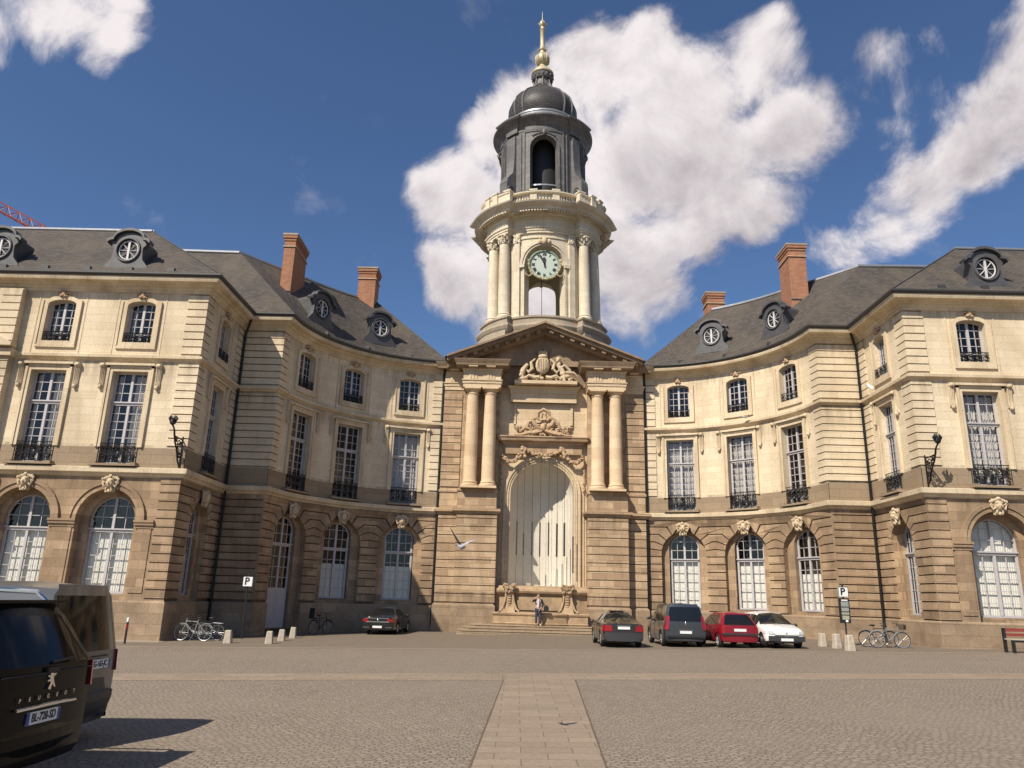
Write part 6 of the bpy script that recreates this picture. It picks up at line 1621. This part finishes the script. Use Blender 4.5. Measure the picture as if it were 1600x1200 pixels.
mb.tube([(0,-.12,1.45),(0,-.155,1.30),(0,-.15,1.0)],[.05,.062,.045],8); mb.build('shirt',shirt,pr)
mb=MB(); mb.ball((0,.02,1.675),(.088,.105,.085),12,8); mb.build('hair',hair,pr)
mb=MB(); 
for s in (-1,1): mb.ball((s*.032,-.113,1.625),(.012,.006,.008),6,4)
mb.build('eyes',M['black'],pr)
mb=MB(); mb.ball((0,-.125,1.60),(.014,.02,.022),6,5)
for s in (-1,1): mb.ball((s*.085,-.01,1.60),(.012,.02,.03),6,5)
for k,(cx,cy,cz,dx,dy,dz) in enumerate(((-.10,-.20,1.60,1,.15,.35),(.06,-.20,.90,0,-.1,-1))):
    for i in range(4):
        o=(i-1.5)*.016; 
        if k==0: b0=Vector((cx+.01,cy+.02,cz+.01+o*1.1)); pts=[b0,b0+Vector((.035,.008,.012)),b0+Vector((.06+.004*(i%3),.022,.016))]
        else: b0=Vector((cx+o*1.1,cy,cz-.02)); pts=[b0,b0+Vector((0,-.01,-.03)),b0+Vector((0,.0,-.055-.004*(i%3)))]
        mb.tube(pts,[.009,.0085,.006],5)
    b0=Vector((cx,cy,cz)); mb.tube([b0+Vector((0,-.015,-.02 if k==0 else 0)),b0+Vector((.02,-.02,-.04 if k==0 else -.02)),b0+Vector((.035,-.02,-.045 if k==0 else -.035))],[.011,.01,.007],5)
mb.build('face_and_fingers',skinm,pr)
for s in (-1,1):
    mb=MB(); mb.tube([(s*.12,.07,.04),(s*.125,0,.045),(s*.135,-.09,.035),(s*.14,-.17,.028)],[.035,.045,.042,.028],8); mb.build('shoe',simple('pale shoe',(.45,.42,.38),.7) if s>0 else M['black'],pr)
bg=thing('shoulder_bag','black shoulder bag hanging at the hip of the person by the fountain','bag',(.09,41.75,.39)); bg.scale=(.93,)*3
mb=MB(); V=[];pf=[(.155,.80),(.13,.92),(.16,1.08),(.30,1.12),(.40,1.05),(.42,.90),(.38,.82),(.28,.78)]
for y,q in ((-.03,.9),(.0,1.0),(.09,1.0),(.12,.9)): V+=[(.27+(x-.27)*q-.10,y,.95+(z-.95)*q) for x,z in pf]
mb.add(V,[tuple(range(7,-1,-1)),tuple(range(24,32))]+[(8*i+k,8*i+(k+1)%8,8*i+8+(k+1)%8,8*i+8+k) for i in range(3) for k in range(8)],smooth=True); mb.build('bag_body',M['black'],bg)
mb=MB(); mb.tube([(.16-.07,-.02,1.08),(-.02,-.15,1.30),(-.16-.07,-.06,1.50),(-.24,.05,1.48),(-.05,.15,1.28),(.28-.07,.1,1.1)],.014,5); mb.build('strap',M['black'],bg)
# ------------------------------------------------------------------ camera, sun, sky
F_,PT,YW,RL,XC=1181.05732,.276868997,-.0132208778,.0273626635,-1.33472484
cx_,sx_=cos(PT),sin(PT)
Fv=Vector((sin(YW)*cx_,cos(YW)*cx_,sx_)); Rv=Vector((cos(YW),-sin(YW),0)); Uv=Rv.cross(Fv)
R2=Rv*cos(RL)+Uv*sin(RL); U2=-Rv*sin(RL)+Uv*cos(RL)
cam=bpy.data.cameras.new('Camera'); co=bpy.data.objects.new('Camera',cam); COL.objects.link(co)
m4=Matrix(((R2.x,U2.x,-Fv.x,XC),(R2.y,U2.y,-Fv.y,0),(R2.z,U2.z,-Fv.z,1.72),(0,0,0,1))); co.matrix_world=m4
cam.sensor_width=36; cam.lens=F_*36/1600; cam.clip_start=.05; cam.clip_end=3000; scene.camera=co
SAZ,SEL=R(SUN_AZ),R(SUN_EL)
d=Vector((sin(SAZ)*cos(SEL),cos(SAZ)*cos(SEL),-sin(SEL)))
sl=bpy.data.lights.new('Sun','SUN'); sl.energy=SUN_E; sl.angle=R(.5); sl.color=(1,.91,.78); so=bpy.data.objects.new('Sun',sl); COL.objects.link(so); so.rotation_euler=d.to_track_quat('-Z','Y').to_euler(); so.location=(-30,-30,40)
w=bpy.data.worlds.new('World'); scene.world=w; w.use_nodes=True; nt=w.node_tree; L=nt.links.new
bg=nt.nodes['Background']; sk=N(nt,'ShaderNodeTexSky',sky_type='NISHITA'); sk.sun_disc=False; sk.sun_elevation=SEL; sk.sun_rotation=PI+SAZ; sk.air_density=SKY_AIR; sk.dust_density=.6; sk.ozone_density=2.5; sk.altitude=50
geo=N(nt,'ShaderNodeTexCoord'); nrm=N(nt,'ShaderNodeVectorMath',operation='NORMALIZE'); L(geo.outputs['Generated'],nrm.inputs[0]); D=nrm.outputs[0]
# cloud field: lobes around compass directions, broken up by fractal noise
def pdir(px,py): return (Fv+R2*((px-800)/F_)+U2*((600-py)/F_)).normalized()
BL=[(720,310,75,1),(745,410,80,1),(715,455,50,.9),(770,220,60,.95),(820,200,80,1),(890,150,75,1),(960,110,75,1),(1010,80,60,1),(1060,160,115,1),(1140,130,70,1),(1185,100,75,1),(1215,50,50,.95),(1240,200,80,1),(1120,270,110,1),(1000,340,130,1),(900,320,150,1),(990,440,90,.9),(850,460,120,1),(1180,330,60,.8),(1100,470,55,.45),(1250,290,50,.6),
    (1610,110,70,.95),(1570,180,75,.95),(1510,240,65,.95),(1440,295,65,.9),(1370,345,60,.8),(1310,385,60,.75),(1265,400,40,.5),(1410,90,70,.62),(1340,150,60,.52),(1440,170,80,.62),(1650,60,90,.9),(60,0,85,.9),(150,20,75,.85),(150,80,45,.6),(-40,30,80,.8),
    (2200,100,300,1),(-700,200,320,1),(400,-900,300,1),(1400,-700,260,.9),(-1500,700,260,.9)]  # this row: extra clouds out of view, added for reflections
def mth(op,a,b=None,c=None):
    n=N(nt,'ShaderNodeMath',operation=op)
    for i,x in enumerate((a,b,c)):
        if x is None: continue
        if isinstance(x,(int,float)): n.inputs[i].default_value=x
        else: L(x,n.inputs[i])
    return n.outputs[0]
def field(D_):
    acc=None
    for px,py,r,wt in BL:
        v=pdir(px,py); rc=math.cos(math.atan(r*1.42/F_)*(cos(math.atan(math.hypot(px-800,py-600)/F_))))
        dt=N(nt,'ShaderNodeVectorMath',operation='DOT_PRODUCT'); L(D_,dt.inputs[0]); dt.inputs[1].default_value=v
        mr=N(nt,'ShaderNodeMapRange'); mr.inputs['From Min'].default_value=rc; mr.inputs['From Max'].default_value=1-(1-rc)*.10; mr.inputs['To Max'].default_value=wt; L(dt.outputs['Value'],mr.inputs['Value'])
        acc=mr.outputs[0] if acc is None else mth('SMOOTH_MAX',acc,mr.outputs[0],.2)
    n0=N(nt,'ShaderNodeTexNoise',i_Scale=6.5,i_Detail=9.0,i_Roughness=.66,i_Distortion=.35); L(D_,n0.inputs['Vector'])
    wp=N(nt,'ShaderNodeTexNoise',i_Scale=9.0,i_Detail=4.0); L(D_,wp.inputs['Vector'])
    w1=N(nt,'ShaderNodeVectorMath',operation='MULTIPLY_ADD'); L(wp.outputs['Color'],w1.inputs[0]); w1.inputs[1].default_value=(.09,.09,.09); L(D_,w1.inputs[2])
    bs=0
    for sc_,am in ((12.0,.40),(27.0,.20)):
        vo=N(nt,'ShaderNodeTexVoronoi',feature='F1'); vo.inputs['Scale'].default_value=sc_; L(w1.outputs[0],vo.inputs['Vector'])
        bs=mth('ADD',mth('MULTIPLY',mth('SUBTRACT',.42,vo.outputs['Distance']),am),bs)
    return acc,mth('ADD',acc,mth('ADD',mth('MULTIPLY',mth('SUBTRACT',n0.outputs['Fac'],.5),1.9),bs))
acc,dens=field(D)
off_=N(nt,'ShaderNodeVectorMath',operation='ADD'); L(D,off_.inputs[0]); off_.inputs[1].default_value=(-.014,-.004,.020)
_a,dens2=field(off_.outputs[0])
cm=N(nt,'ShaderNodeMapRange',interpolation_type='SMOOTHSTEP'); cm.inputs['From Min'].default_value=.30; cm.inputs['From Max'].default_value=.86; L(dens,cm.inputs['Value'])
gate=N(nt,'ShaderNodeMapRange'); gate.inputs['From Min'].default_value=.10; gate.inputs['From Max'].default_value=.30; L(acc,gate.inputs['Value'])
mask=mth('MULTIPLY',cm.outputs[0],gate.outputs[0])
rel=mth('MULTIPLY',mth('SUBTRACT',dens,dens2),.80)          # bright on the sun-facing side of each billow
low=N(nt,'ShaderNodeVectorMath',operation='DOT_PRODUCT'); L(D,low.inputs[0]); low.inputs[1].default_value=(-.50,0,.87)
lw=N(nt,'ShaderNodeMapRange'); lw.inputs['From Min'].default_value=.18; lw.inputs['From Max'].default_value=.52; L(low.outputs['Value'],lw.inputs['Value'])
th=N(nt,'ShaderNodeMapRange'); th.inputs['From Min'].default_value=.7; th.inputs['From Max'].default_value=1.9; th.inputs['To Max'].default_value=.85; L(dens,th.inputs['Value'])
shd=mth('ADD',mth('ADD',.62,rel),mth('SUBTRACT',mth('MULTIPLY',lw.outputs[0],.45),th.outputs[0]))
cr_=N(nt,'ShaderNodeValToRGB'); cr_.color_ramp.elements[0].position=.15; cr_.color_ramp.elements[0].color=(CLD[0]*.42,CLD[1]*.405,CLD[2]*.44,1); cr_.color_ramp.elements[1].position=.85; cr_.color_ramp.elements[1].color=(*CLD,1)
L(shd,cr_.inputs['Fac'])
tint=N(nt,'ShaderNodeMix',data_type='RGBA',blend_type='MULTIPLY'); tint.inputs['Factor'].default_value=1; tint.inputs['B'].default_value=(*SKYT,1); L(sk.outputs[0],tint.inputs['A'])
mx=N(nt,'ShaderNodeMix',data_type='RGBA'); L(mask,mx.inputs['Factor']); L(tint.outputs['Result'],mx.inputs['A']); L(cr_.outputs['Color'],mx.inputs['B'])
L(mx.outputs['Result'],bg.inputs['Color']); bg.inputs['Strength'].default_value=SKY_S
w.cycles.sampling_method='MANUAL'; w.cycles.sample_map_resolution=512
scene.view_settings.view_transform='Standard'; scene.view_settings.look='None'; scene.view_settings.exposure=EXPO; scene.view_settings.gamma=1
try: scene.cycles.transparent_max_bounces=12; scene.cycles.max_bounces=6; scene.cycles.diffuse_bounces=3
except Exception: pass
